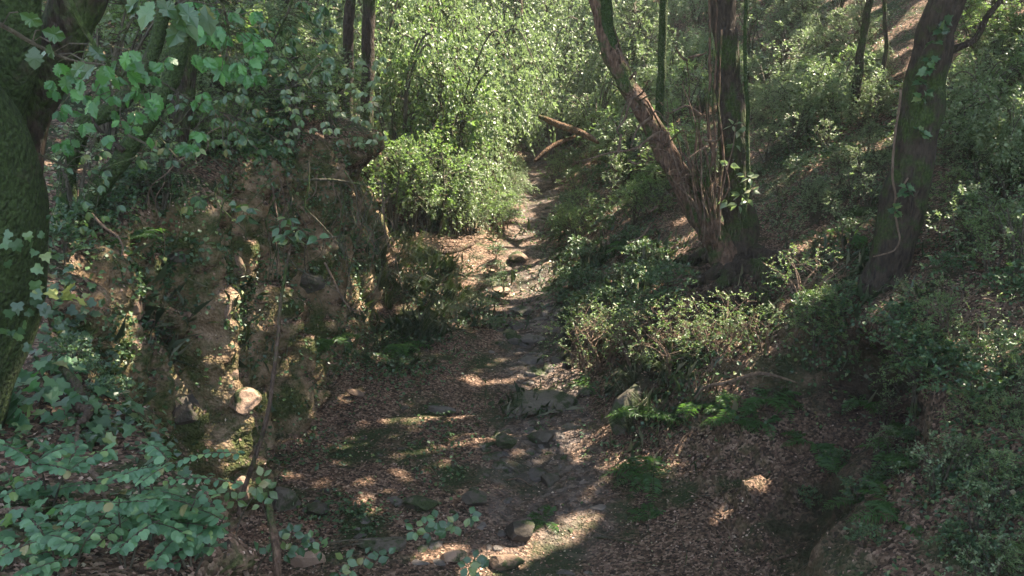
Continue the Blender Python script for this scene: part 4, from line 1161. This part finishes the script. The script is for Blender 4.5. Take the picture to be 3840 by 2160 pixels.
log('fallen_branch', 'dark horizontal log on the right slope left of the stout trunk', [(835, 220), (850, 216), (865, 214), (878, 212)], None, [.05, .08, .08, .05], M['bark_dark'], 'log')
log('fallen_branch', 'dark sloping log high on the right slope', [(800, 96), (815, 88), (828, 80), (838, 74)], None, [.06, .09, .08, .05], M['bark_dark'], 'log')
log('broken_stick', 'thick pinkish broken stick standing in the lower left corner of the gully', [(266, 503), (269, 520), (273, 540), (277, 557), (281, 600)], (4.7, 4.4), [.018, .021, .022, .023, .024], M['bark_warm'], 'stick')
log('broken_stick', 'thin pale stick slanting down right near the bottom edge', [(224, 538), (231, 550), (240, 566), (252, 600)], (4.4, 4.2), [.011, .013, .014, .015], M['twig'], 'stick')
log('broken_stick', 'pale forked stick lying on the leaves at the lower left', [(0, 523), (18, 520), (30, 518), (40, 522)], None, [.014, .016, .015, .01], M['twig'], 'stick', lift=.05)
log('broken_stick', 'brown stick lying under the soft round leaves', [(28, 565), (50, 555), (75, 545), (100, 550)], None, [.014, .018, .018, .014], M['bark_warm'], 'stick', lift=.05)
log('pale_root', 'pale thin root snaking down the leaves at the lower left', [(80, 436), (81, 450), (83, 464), (92, 478), (99, 486), (103, 500), (106, 514)], None, [.010, .011, .012, .013, .012, .010, .008], M['twig'], 'root', lift=.07)
log('bent_vine', 'thick grey vine bent in an S above the pale root', [(60, 382), (68, 388), (78, 396), (84, 406), (79, 415), (84, 423), (91, 424), (88, 432), (80, 438)], None, [.02, .026, .03, .03, .026, .028, .03, .022, .012], M['bark'], 'vine', lift=.08)

# bare pole of a young tree in front of the rock face, its leafy tip spread out
def vine(name, label, lst, Y0, Y1, r, mat, cat='vine', group=None, wob=.03):
    pts = atl(lst, Y0, Y1)
    b = np.array(pts[0])
    m_ = MB()
    rr = np.linspace(r, r * .5, len(pts))
    pipe(m_, np.array(pts) - b, rr, 9, 6, .1, wob, int(lst[0][0] * 3 + lst[0][1]))
    o = m_.build(name, mat, None, True)
    o.location = b
    return tag(o, label, cat, group), pts
sp0 = atl([(240, 515), (243, 496), (256, 455), (266, 420), (273, 380), (278, 340), (282, 295), (287, 262), (291, 244)], 5.6, 6.0)
sap = tag(empty('young_sapling', sp0[0]), 'slim bare pole crossing in front of the rock face, a few leaves at its tip', 'sapling')
m_ = MB()
pipe(m_, np.array(sp0) - sp0[0], [.018, .016, .015, .014, .013, .012, .011, .009, .006], 9, 8, .08, .01, 4)
m_.build('stem', M['bark'], sap, True)
m_ = MB()
for e in (((291, 244), (310, 240), (332, 236), (345, 234)), ((291, 244), (280, 225), (262, 218)), ((291, 244), (292, 225), (286, 212)), ((288, 258), (300, 270), (322, 282), (340, 295))):
    pipe(m_, np.array(atl(e, 6.0, 6.1)) - sp0[0], [.006, .004, .002], 6, 5, .0, .02, 4)
m_.build('twigs', M['twig_dark'], sap, True)
m_ = MB()
def leafy(mb_, pxs, Y, size, tpl, b, n=5, spread=.05):
    for (x, y) in pxs:
        c = at(x, y, Y) - b
        a = rng.uniform(0, 6.28, n)
        d = norm(np.stack([np.cos(a), np.sin(a) * .6, rng.normal(size=n) * .35 - .2], 1))
        leaves(mb_, c + d * spread * .3, d, norm(np.array([0, -.5, .8]) + .45 * rng.normal(size=(n, 3))), size * rng.uniform(.75, 1.15, n), tpl)
leafy(m_, [(290, 240), (285, 235), (296, 232), (280, 226), (288, 218), (318, 236), (245, 210), (248, 214), (238, 206), (300, 228)], 5.95, .085, OV, sp0[0])
m_.build('leaves', M['ivy'], sap)

# tangle of thin hanging roots and stems on the far part of the face
for k in range(44):
    x0, y0 = rng.uniform(270, 385), rng.uniform(165, 215)
    dx, L = rng.uniform(-25, 35), rng.uniform(40, 110)
    Yk = rng.uniform(9.6, 12.0)
    lst = [(x0, y0), (x0 + dx * .3 + rng.normal() * 5, y0 + L * .3), (x0 + dx * .7 + rng.normal() * 7, y0 + L * .6), (x0 + dx + rng.normal() * 8, y0 + L)]
    vine('hanging_vine', 'thin bare vine in the tangle hanging over the far part of the rock face', lst, Yk, Yk, rng.uniform(.005, .011), M['twig_dark'] if k % 3 else M['twig'], group='thin vines over the rock face', wob=.06)
for k in range(16):
    x0, y0 = rng.uniform(110, 300), rng.uniform(110, 190)
    dx, L = rng.uniform(-50, 60), rng.uniform(30, 80)
    lst = [(x0, y0), (x0 + dx * .3 + rng.normal() * 6, y0 + L * .2), (x0 + dx * .7 + rng.normal() * 8, y0 + L * .6), (x0 + dx, y0 + L)]
    vine('hanging_vine', 'thin bare stem looping over the top of the rock face', lst, 8.2, 8.4, rng.uniform(.004, .009), M['twig_dark'] if k % 4 else M['twig'], group='thin stems over the top of the face', wob=.08)
vine('hanging_vine', 'pale vine ending in a hooked sunlit tip right of the rock face', [(325, 262), (338, 285), (345, 300), (352, 309), (364, 311)], 10.5, 10.3, .014, M['twig'])
vine('hanging_vine', 'long straight bare branch running across the rock face near its top', [(300, 182), (325, 180), (355, 182), (385, 186)], 10.4, 10.4, .018, M['twig_dark'])
vine('hanging_vine', 'thin root trailing down the left part of the rock face', [(92, 212), (104, 226), (115, 236), (120, 248), (119, 258)], 7.6, 7.5, .012, M['twig'])
vine('climbing_vine', 'thin pale vine winding down the front of the stout right trunk', [(900, 90), (899, 110), (896, 130), (893, 160), (892, 178), (895, 196), (894, 208), (898, 228), (900, 240), (894, 250), (882, 254), (873, 256)], 10.55, 10.55, .016, M['twig'], wob=.01)
vine('climbing_vine', 'thin vine crossing the stout right trunk diagonally', [(908, 178), (902, 188), (896, 200)], 10.55, 10.55, .010, M['twig'], wob=.005)
iv = MB()
leafy(iv, [(893, 207), (896, 212), (907, 188), (905, 193), (921, 82), (926, 92), (922, 97), (918, 130), (922, 134), (930, 60), (941, 30), (928, 70), (935, 42), (945, 22)], 10.5, .10, IV, b2, 4)
iv.build('foliage', M['ivy'], T2)
iv = MB()
leafy(iv, [(733, 125), (738, 130), (735, 145), (730, 165), (745, 175), (750, 178), (741, 195), (746, 200), (738, 205), (728, 200), (752, 190)], 12.75, .13, OV, bl, 4)
iv.build('foliage', M['laurel'], T1)

# sticks dropped on the floor
for poly, n_, L0, L1, lb, gp in (([(290, 400), (480, 400), (560, 570), (290, 570)], 26, .15, .5, 'small dead stick on the leaves left of the stream bed', 'sticks left of the bed'),
                                 ([(590, 440), (780, 400), (800, 570), (600, 570)], 26, .15, .6, 'small dead stick on the litter slope at the lower right', 'sticks on the lower right slope'),
                                 ([(400, 235), (480, 250), (560, 300), (480, 320)], 12, .3, .9, 'dead stick in the sunlit litter by the stream', 'sticks in the sunlit litter'),
                                 ([(760, 100), (880, 100), (870, 270), (770, 250)], 16, .4, 1.2, 'dead stick on the slope between the trunks', 'sticks between the trunks'),
                                 ([(930, 180), (1020, 180), (1020, 330), (930, 300)], 12, .3, .9, 'dead stick on the slope right of the stout trunk', 'sticks right of the stout trunk')):
    for (x, y) in zone(poly, n_, 6):
        p, nn = hit(x, y)
        d = norm(np.cross(nn, rdir(1)[0])) * rng.uniform(L0, L1)
        m_ = MB()
        r = rng.uniform(.004, .010) * (1 + L0)
        pipe(m_, [-d * .5 + nn * .01, nn * .035 + rng.normal(size=3) * .02, d * .5 + nn * .02], [r, r, r * .5], 5, 5, .15, .02, int(x))
        o = m_.build('fallen_stick', M['twig' if rng.random() < .5 else 'twig_dark'], None, True)
        o.location = p
        tag(o, lb, 'stick', gp)

# ------------------------------------------------------------------ ferns
def fern(p, s, n, label, az=None, spread=6.28, rise=.6, mat='fern', group=None):
    root = tag(empty('fern', p), label, 'fern', group)
    for k in range(n):
        a = (rng.uniform(0, 6.28) if az is None else az) + (k / max(1, n - 1) - .5) * spread
        m_ = MB()
        d = np.array([math.cos(a), math.sin(a), 0])
        L = s * rng.uniform(.75, 1.1)
        t = np.linspace(0, 1, 26)
        q = d * (t * L)[:, None] + UPV * (rise * L * (t - t ** 2 * 1.1))[:, None]
        tube(m_, q, np.linspace(.006, .002, 26) * s * 1.5, 4, cap=False)
        side = norm(np.cross(d, UPV))
        tt = np.arange(2, 26)
        w = np.sin(np.clip(t[tt] * 1.05, 0, 1) * 3.0) ** .7 * .22 * L + .01
        for sg in (-1, 1):
            leaves(m_, q[tt], norm(side * sg + d * .35 + rng.normal(size=(24, 3)) * .07), norm(UPV + .15 * rng.normal(size=(24, 3))), w, RH, .32)
        m_.build('frond', M[mat], root)
    return root
fern(hit(652, 482)[0] + np.array([0, 0, .05]), .55, 7, 'pale green fern alone on the litter slope below the right bank', math.radians(170), 3.2, .7)
fern(hit(640, 252)[0], .7, 8, 'bright green fern at the foot of the leaning tree')
fern(hit(765, 400)[0], .55, 7, 'dark fern under the long pale branch')
fern(hit(735, 410)[0], .45, 6, 'small fern left of the dark fern under the pale branch')
fern(hit(700, 405)[0], .5, 6, 'fern hanging above the leaning mossy slab')
fern(hit(640, 425)[0] + np.array([0, -.2, .2]), .5, 7, 'fern growing on the leaning mossy slab')
fern(hit(837, 475)[0], .4, 5, 'small fern in the dark hollow')
fern(hit(545, 522)[0], .35, 5, 'small fern just above the bright sun patch')
fern(hit(650, 520)[0], .35, 5, 'small fern by the broken ground right of the bright sun patch')
fern(hit(858, 238)[0], .6, 7, 'fern on the right slope beside the dark log')
fern(hit(330, 340)[0], .5, 7, 'fern at the foot of the rock face, farthest along')
fern(hit(400, 345)[0], .55, 7, 'fern left of the stream below the grass tufts')
fern(hit(585, 388)[0], .4, 6, 'fern at the foot of the right bank beside the slab')
fern(hit(130, 240)[0], .4, 6, 'small fern high on the left of the rock face')

for (x, y) in zone([(700, 390), (800, 385), (900, 400), (930, 470), (880, 560), (840, 470), (780, 430), (700, 430)], 13, 22):
    fern(hit(x, y)[0], rng.uniform(.3, .5), 6, 'dark fern growing in the shade of the undercut right bank', group='dark ferns under the right bank')
for (x, y) in zone([(780, 480), (900, 380), (940, 420), (860, 560), (800, 560)], 10, 22):
    put((HER + LOO)[rng.integers(6)], hit(x, y)[0], rng.uniform(.25, .45), rng.uniform(0, 6), 'herb', 'small leafy herb in the mouth of the dark hollow', 'plant', 'small herbs in the dark hollow')
# ------------------------------------------------------------------ near plants at the lower left
def compound(mb_, st_, b, d, L, n, size, b0):
    """a feather leaf: paired oval leaflets along a rachis"""
    d = norm(d)
    t = np.linspace(.12, 1, n)
    q = b + d * (t * L)[:, None] + np.array([0, 0, -.22]) * (t ** 2 * L)[:, None]
    tube(st_, np.concatenate([[b], q]) - b0, .002, 4, cap=False)
    side = norm(np.cross(d, UPV))
    for sg in (-1, 1):
        m = len(q)
        leaves(mb_, q - b0 + side * sg * .004, norm(side * sg + d * .25 + np.array([0, 0, -.25]) + .12 * rng.normal(size=(m, 3))), norm(UPV + np.array([0, -.25, 0]) + .22 * rng.normal(size=(m, 3))), size * rng.uniform(.85, 1.1, m), RD, .82)
    leaves(mb_, q[-1:] - b0, d[None], UPV[None] + 0.1, np.array([size]), RD, .8)
def locust(label, base_px, stems, Y, nleaf, size=.050, base_Y=None):
    b0 = at(*base_px, Y if base_Y is None else base_Y)
    g = gz(b0[0], b0[1])
    b0[2] = g - .05
    root = tag(empty('locust_seedling', b0), label, 'plant')
    st, fo = MB(), MB()
    for lst in stems:
        pts = atl(lst, Y, Y - .15)
        path = smooth_path([b0 + np.array([0, 0, .0])] + pts, 6, .01, 3)
        tube(st, path - b0, np.linspace(.006, .003, len(path)), 5)
        for k in range(nleaf):
            j = int(rng.uniform(.3, 1) * (len(path) - 1))
            a = rng.uniform(0, 6.28)
            compound(fo, st, path[j], np.array([math.cos(a), math.sin(a) * .8, rng.uniform(.0, .5)]), rng.uniform(.16, .26), int(rng.integers(6, 9)), size, b0)
    return root, st, fo, b0
root, st, fo, b0 = locust('feather-leaved seedling with two long leaves held over the foot of the rock face', (150, 520), [[(152, 490), (160, 468), (170, 458)], [(140, 490), (148, 478)]], 4.0, 3)
for (a, b) in (((176, 462), (236, 436)), ((158, 482), (234, 464)), ((176, 462), (142, 474))):
    pa, pb = at(*a, 3.85), at(*b, 3.75)
    compound(fo, st, pa, pb - pa, np.linalg.norm(pb - pa) * 1.0, 9, .036, b0)
st.build('stems', M['twig_dark'], root)
fo.build('leaves', M['locust'], root)
for lb, bp, stm, Y, nl in (('dense feather-leaved seedling at the bottom edge below the hooked stick', (190, 560), [[(190, 520), (195, 500)], [(170, 530), (150, 515)], [(215, 530), (225, 515)], [(180, 545), (185, 530)]], 3.9, 5),
                       ('feather-leaved seedling in the bottom left corner', (60, 580), [[(50, 550), (40, 530)], [(80, 550), (95, 530)], [(20, 560), (5, 545)]], 3.5, 4),
                       ('feather-leaved seedling right of the pale thin root', (125, 560), [[(120, 520), (118, 500)], [(145, 530), (160, 520)], [(110, 540), (95, 545)]], 3.75, 4),
                       ('feather-leaved seedling left of the pale thin root', (45, 500), [[(40, 475), (30, 460)], [(60, 480), (70, 470)]], 4.2, 4)):
    root, st, fo, b0 = locust(lb, bp, stm, Y, nl)
    st.build('stems', M['twig_dark'], root)
    fo.build('leaves', M['locust'], root)
# ivy on the near bank
def ivy_patch(label, poly, n, s0, s1, h=.12, mat='ivy', name='ivy_patch'):
    pts = zone(poly, n)
    m_, st = MB(), MB()
    P = np.array([hit(x, y)[0] for x, y in pts])
    nn = np.array([hit(x, y)[1] for x, y in pts])
    b = P.mean(0)
    L = P + nn * rng.uniform(.03, h, (n, 1))
    a = rng.uniform(0, 6.28, n)
    d = norm(np.stack([np.cos(a), np.sin(a) - .5, -.3 + .3 * rng.normal(size=n)], 1))
    leaves(m_, L - b, d, norm(nn * .4 + UPV * .7 + np.array([0, -.35, 0]) + .35 * rng.normal(size=(n, 3))), rng.uniform(s0, s1, n), IV, rng.uniform(.85, 1.1, n))
    root = tag(empty(name, b), label, 'ivy')
    m_.build('leaves', M[mat], root)
ivy_patch('pale green ivy heap over the top of the bent grey vine', [(0, 385), (40, 368), (72, 370), (80, 395), (70, 430), (20, 440), (0, 430)], 70, .07, .11, .16, 'locust')
ivy_patch('dark blue-green ivy between the bent vine and the rock face', [(88, 385), (140, 395), (130, 450), (88, 460)], 48, .06, .10, .12)
ivy_patch('ivy creeping up the slope under the big mossy trunk', [(40, 230), (90, 240), (105, 330), (60, 345), (45, 300)], 70, .06, .095, .12)
ivy_patch('ivy scattered on brown leaves below the big mossy trunk', [(40, 330), (120, 345), (140, 390), (60, 385), (25, 370)], 55, .05, .085, .09)
ivy_patch('ivy mixed with the seedlings along the bottom left edge', [(0, 450), (70, 455), (90, 570), (0, 576)], 60, .055, .09, .12, 'locust')
ivy_patch('dark ivy at the very edge of the near bank', [(140, 440), (175, 470), (215, 560), (170, 570), (140, 500)], 50, .055, .085, .12)
# ivy climbing the mossy trunk
m_ = MB()
pts = [(rng.uniform(0, 46), rng.uniform(225, 350)) for _ in range(26)]
P = np.array([at(x, y, 4.6 if x < 30 else 4.7) for x, y in pts])
leaves(m_, P, norm(np.array([.2, -.1, -.8]) + .5 * rng.normal(size=(26, 3))), norm(np.array([.4, -1, .5]) + .3 * rng.normal(size=(26, 3))), rng.uniform(.04, .07, 26), IV)
tag(m_.build('climbing_ivy', M['ivy']), 'sparse ivy leaves climbing the big mossy trunk', 'ivy')
# three-lobed leaves, the sun on them painted as a pale colour
m_ = MB()
leafy(m_, [(72, 289), (76, 302), (60, 296)], 5.0, .085, IV, np.zeros(3), 2)
tag(m_.build('sunlit_sprig', M['yellow']), 'sprig painted pale yellow-green for sunlight beside the big mossy trunk', 'sprig')
# bramble stems reaching over the gully
def bramble(label, stem, Y0, Y1, clusters, size, mat='ivy', r=.005, name='bramble_shoot'):
    pts = atl(stem, Y0, Y1)
    root = tag(empty(name, pts[0]), label, 'bramble')
    st, fo = MB(), MB()
    pipe(st, np.array(pts) - pts[0], [r, r * .9, r * .7, r * .4], 8, 5, .1, .01, 3)
    path = smooth_path(pts, 8)
    for (x, y) in clusters:
        Yc = float(np.interp(x, sorted([stem[0][0], stem[-1][0]]), [Y0, Y1] if stem[0][0] < stem[-1][0] else [Y1, Y0]))
        c = at(x, y, Yc - .05)
        j = np.argmin(((path - c) ** 2).sum(1))
        tube(st, np.array([path[j], (path[j] + c) / 2 + [0, 0, .01], c]) - pts[0], .0025, 4, cap=False)
        n = int(rng.integers(3, 6))
        a = rng.uniform(0, 6.28) + np.arange(n) * (4.6 / n)
        right = np.array([1, 0, 0])
        upv = norm(np.array([0, .6, .8]))
        d = norm(np.cos(a)[:, None] * right + np.sin(a)[:, None] * upv + .15 * rng.normal(size=(n, 3)))
        leaves(fo, c - pts[0] + d * .012, d, norm(np.array([0, -.75, .65]) + .22 * rng.normal(size=(n, 3))), size * rng.uniform(.8, 1.1, n), OV, 1.35)
    st.build('stems', M['twig_dark'], root)
    fo.build('leaves', M[mat], root)
bramble('bramble with a long thin stem across the bottom and grey-green leaf clusters above it', [(300, 552), (340, 540), (400, 540), (470, 545)], 4.7, 5.0, [(425, 526), (437, 520), (448, 530), (432, 534), (455, 524), (470, 516), (415, 530)], .06)
bramble('bramble with grey-green leaf clusters at the bottom edge', [(330, 610), (345, 580), (370, 562), (400, 560)], 4.6, 4.8, [(345, 560), (352, 568), (365, 556), (376, 563), (388, 556), (340, 572)], .06)
bramble('bramble leaf cluster beside the pale boulder at the bottom edge', [(450, 620), (462, 590), (470, 570), (475, 558)], 4.8, 4.8, [(468, 566), (480, 570), (474, 560)], .065)
bramble('bramble sprig with white-lit leaves beside the broken stick', [(232, 560), (240, 520), (255, 495), (268, 478)], 4.7, 5.0, [(262, 478), (256, 486), (268, 490), (236, 500), (230, 490)], .06, 'bright')  # brighter leaf colour paints the sun on this sprig
bramble('bramble with dull leaves along the foot of the broken stick', [(250, 600), (262, 560), (290, 545), (320, 548)], 4.6, 4.8, [(262, 505), (280, 540), (292, 534), (300, 545), (285, 552), (312, 540), (268, 555), (322, 550)], .055)
# small herbs on the near left
for (x, y) in zone([(60, 345), (140, 350), (150, 390), (90, 420)], 5, 16):
    put(HER[rng.integers(3)], hit(x, y)[0], rng.uniform(.3, .5), rng.uniform(0, 6), 'herb', 'small leafy herb on the near left bank', 'plant', 'small herbs on the near left bank')

# ------------------------------------------------------------------ branches hanging in from above at the top left
def hanging(label, stem, Y0, Y1, spots, size, mat='oak', n=3, tpl=TO, name='overhanging_branch'):
    pts = atl(stem, Y0, Y1)
    root = tag(empty(name, pts[0]), label, 'branch')
    st, fo = MB(), MB()
    pipe(st, np.array(pts) - pts[0], [.009, .007, .005, .003], 8, 6, .1, .01, 5)
    path = smooth_path(pts, 8)
    ts = [(x, y, 1.0) if len(s_) == 2 else (x, y, s_[2]) for s_ in spots for x, y in [s_[:2]]]
    for (x, y, sc_) in ts:
        f = rng.uniform(0, 1)
        c = at(x, y, Y0 + (Y1 - Y0) * f)
        j = np.argmin(((path - c) ** 2).sum(1))
        if np.linalg.norm(path[j] - c) < .35:
            tube(st, np.array([path[j], (path[j] + c) / 2 + [0, 0, .015], c]) - pts[0], .0022, 4, cap=False)
        m = n if sc_ < 1.3 else 1
        a = rng.uniform(3.6, 5.9, m)
        d = norm(np.stack([np.cos(a), .3 * rng.normal(size=m), np.sin(a)], 1))
        leaves(fo, c - pts[0] + d * .004, d, norm(np.array([0, -1.0, .55]) + .35 * rng.normal(size=(m, 3))), size * sc_ * rng.uniform(.8, 1.15, m), tpl, rng.uniform(.9, 1.2, m))
    st.build('twig', M['twig_dark'], root)
    fo.build('leaves', M[mat], root)
hanging('nearest branch at the top left with toothed dark leaves and a pale twig', [(-20, 12), (10, 28), (36, 44), (70, 60), (104, 66)], 2.9, 3.2, [(18, 12), (40, 30), (34, 45), (50, 42), (52, 48), (88, 44), (86, 62), (96, 64)], .068, 'ivy', 1)
hanging('branch of toothed green leaves in front of the mossy stems', [(60, -30), (80, 20), (105, 60), (140, 92)], 3.2, 3.4, [(58, 62), (66, 74), (74, 66), (82, 78), (70, 88), (104, 64), (112, 74), (118, 60), (92, 100), (126, 70), (132, 60), (140, 84), (150, 92), (146, 100), (136, 92), (128, 50)], .06, 'oak', 2)
hanging('branch with large dull leaves hanging at the top left', [(150, -40), (160, -10), (168, 6), (172, 12)], 2.6, 2.7, [(168, 12, 1.3), (186, 20, 1.2), (155, 0, 1.1), (140, -2, 1.0), (205, 3, 1.1), (178, 2, 1.2)], .07, 'ivy', 2)
hanging('leafy branch spreading down from the top edge right of the large dull leaves', [(215, -30), (222, 0), (228, 30), (225, 60)], 4.2, 4.5, [(rng.uniform(190, 262), rng.uniform(0, 75)) for _ in range(34)], .06, 'oak', 3)
hanging('mid-green leafy branch drooping across the mossy leaning stems', [(40, -40), (90, 40), (130, 90), (170, 130)], 4.6, 5.2, [(rng.uniform(50, 205), rng.uniform(55, 150)) for _ in range(44)], .06, 'oak', 3)
hanging('spray of round leaves beside the big mossy trunk', [(-20, 120), (30, 150), (70, 170), (100, 190)], 4.9, 5.3, [(rng.uniform(52, 120), rng.uniform(150, 230)) for _ in range(18)], .05, 'ivy', 3, OV)
hanging('fine-leaved branch spreading across the top above the rock face', [(300, -30), (290, 5), (275, 35), (262, 60)], 5.6, 6.0, [(rng.uniform(235, 330), rng.uniform(0, 85)) for _ in range(50)], .055, 'ivy', 4, OV)
hanging('branch of small leaves hanging before the top of the rock face', [(160, 80), (200, 105), (240, 120), (280, 140)], 6.4, 6.9, [(rng.uniform(150, 300), rng.uniform(85, 150)) for _ in range(60)], .055, 'ivy', 4, OV)
hanging('leafy branch hanging down past the dark overhang of the rock face', [(290, 60), (310, 90), (330, 115), (345, 140)], 7.8, 8.4, [(rng.uniform(285, 385), rng.uniform(55, 150)) for _ in range(70)], .055, 'laurel', 5, OV)
hanging('spray of grey-green leaves in front of the dark part of the rock face', [(120, 130), (140, 140), (160, 150), (175, 160)], 5.2, 5.3, [(158, 140), (165, 148), (150, 152), (180, 142), (190, 150), (200, 148), (172, 160), (140, 160), (226, 175), (194, 196), (188, 206), (200, 200)], .055, 'ivy', 4, OV)

# ------------------------------------------------------------------ humid air
hz = MB()
X0, X1, Y0_, Y1_, Z0, Z1 = -55, 55, -7, 84, -3.0, 46
hv = np.array([(x, y, z) for x in (X0, X1) for y in (Y0_, Y1_) for z in (Z0, Z1)], float)
hz.add(hv, np.array([(0, 1, 3, 2), (4, 6, 7, 5), (0, 4, 5, 1), (2, 3, 7, 6), (0, 2, 6, 4), (1, 5, 7, 3)]))
mh, nt = mat_new('humid air')
pv = N(nt, 'ShaderNodeVolumePrincipled')
pv.inputs['Color'].default_value = (0.95, 0.97, 0.95, 1)
pv.inputs['Density'].default_value = 0.0011
pv.inputs['Anisotropy'].default_value = 0.3
oo = N(nt, 'ShaderNodeOutputMaterial')
nt.links.new(pv.outputs[0], oo.inputs['Volume'])
haze = hz.build('haze', mh)
tag(haze, 'faint humid air veiling the far end of the gully', None, None, 'stuff')
SC.cycles.volume_bounces = 0
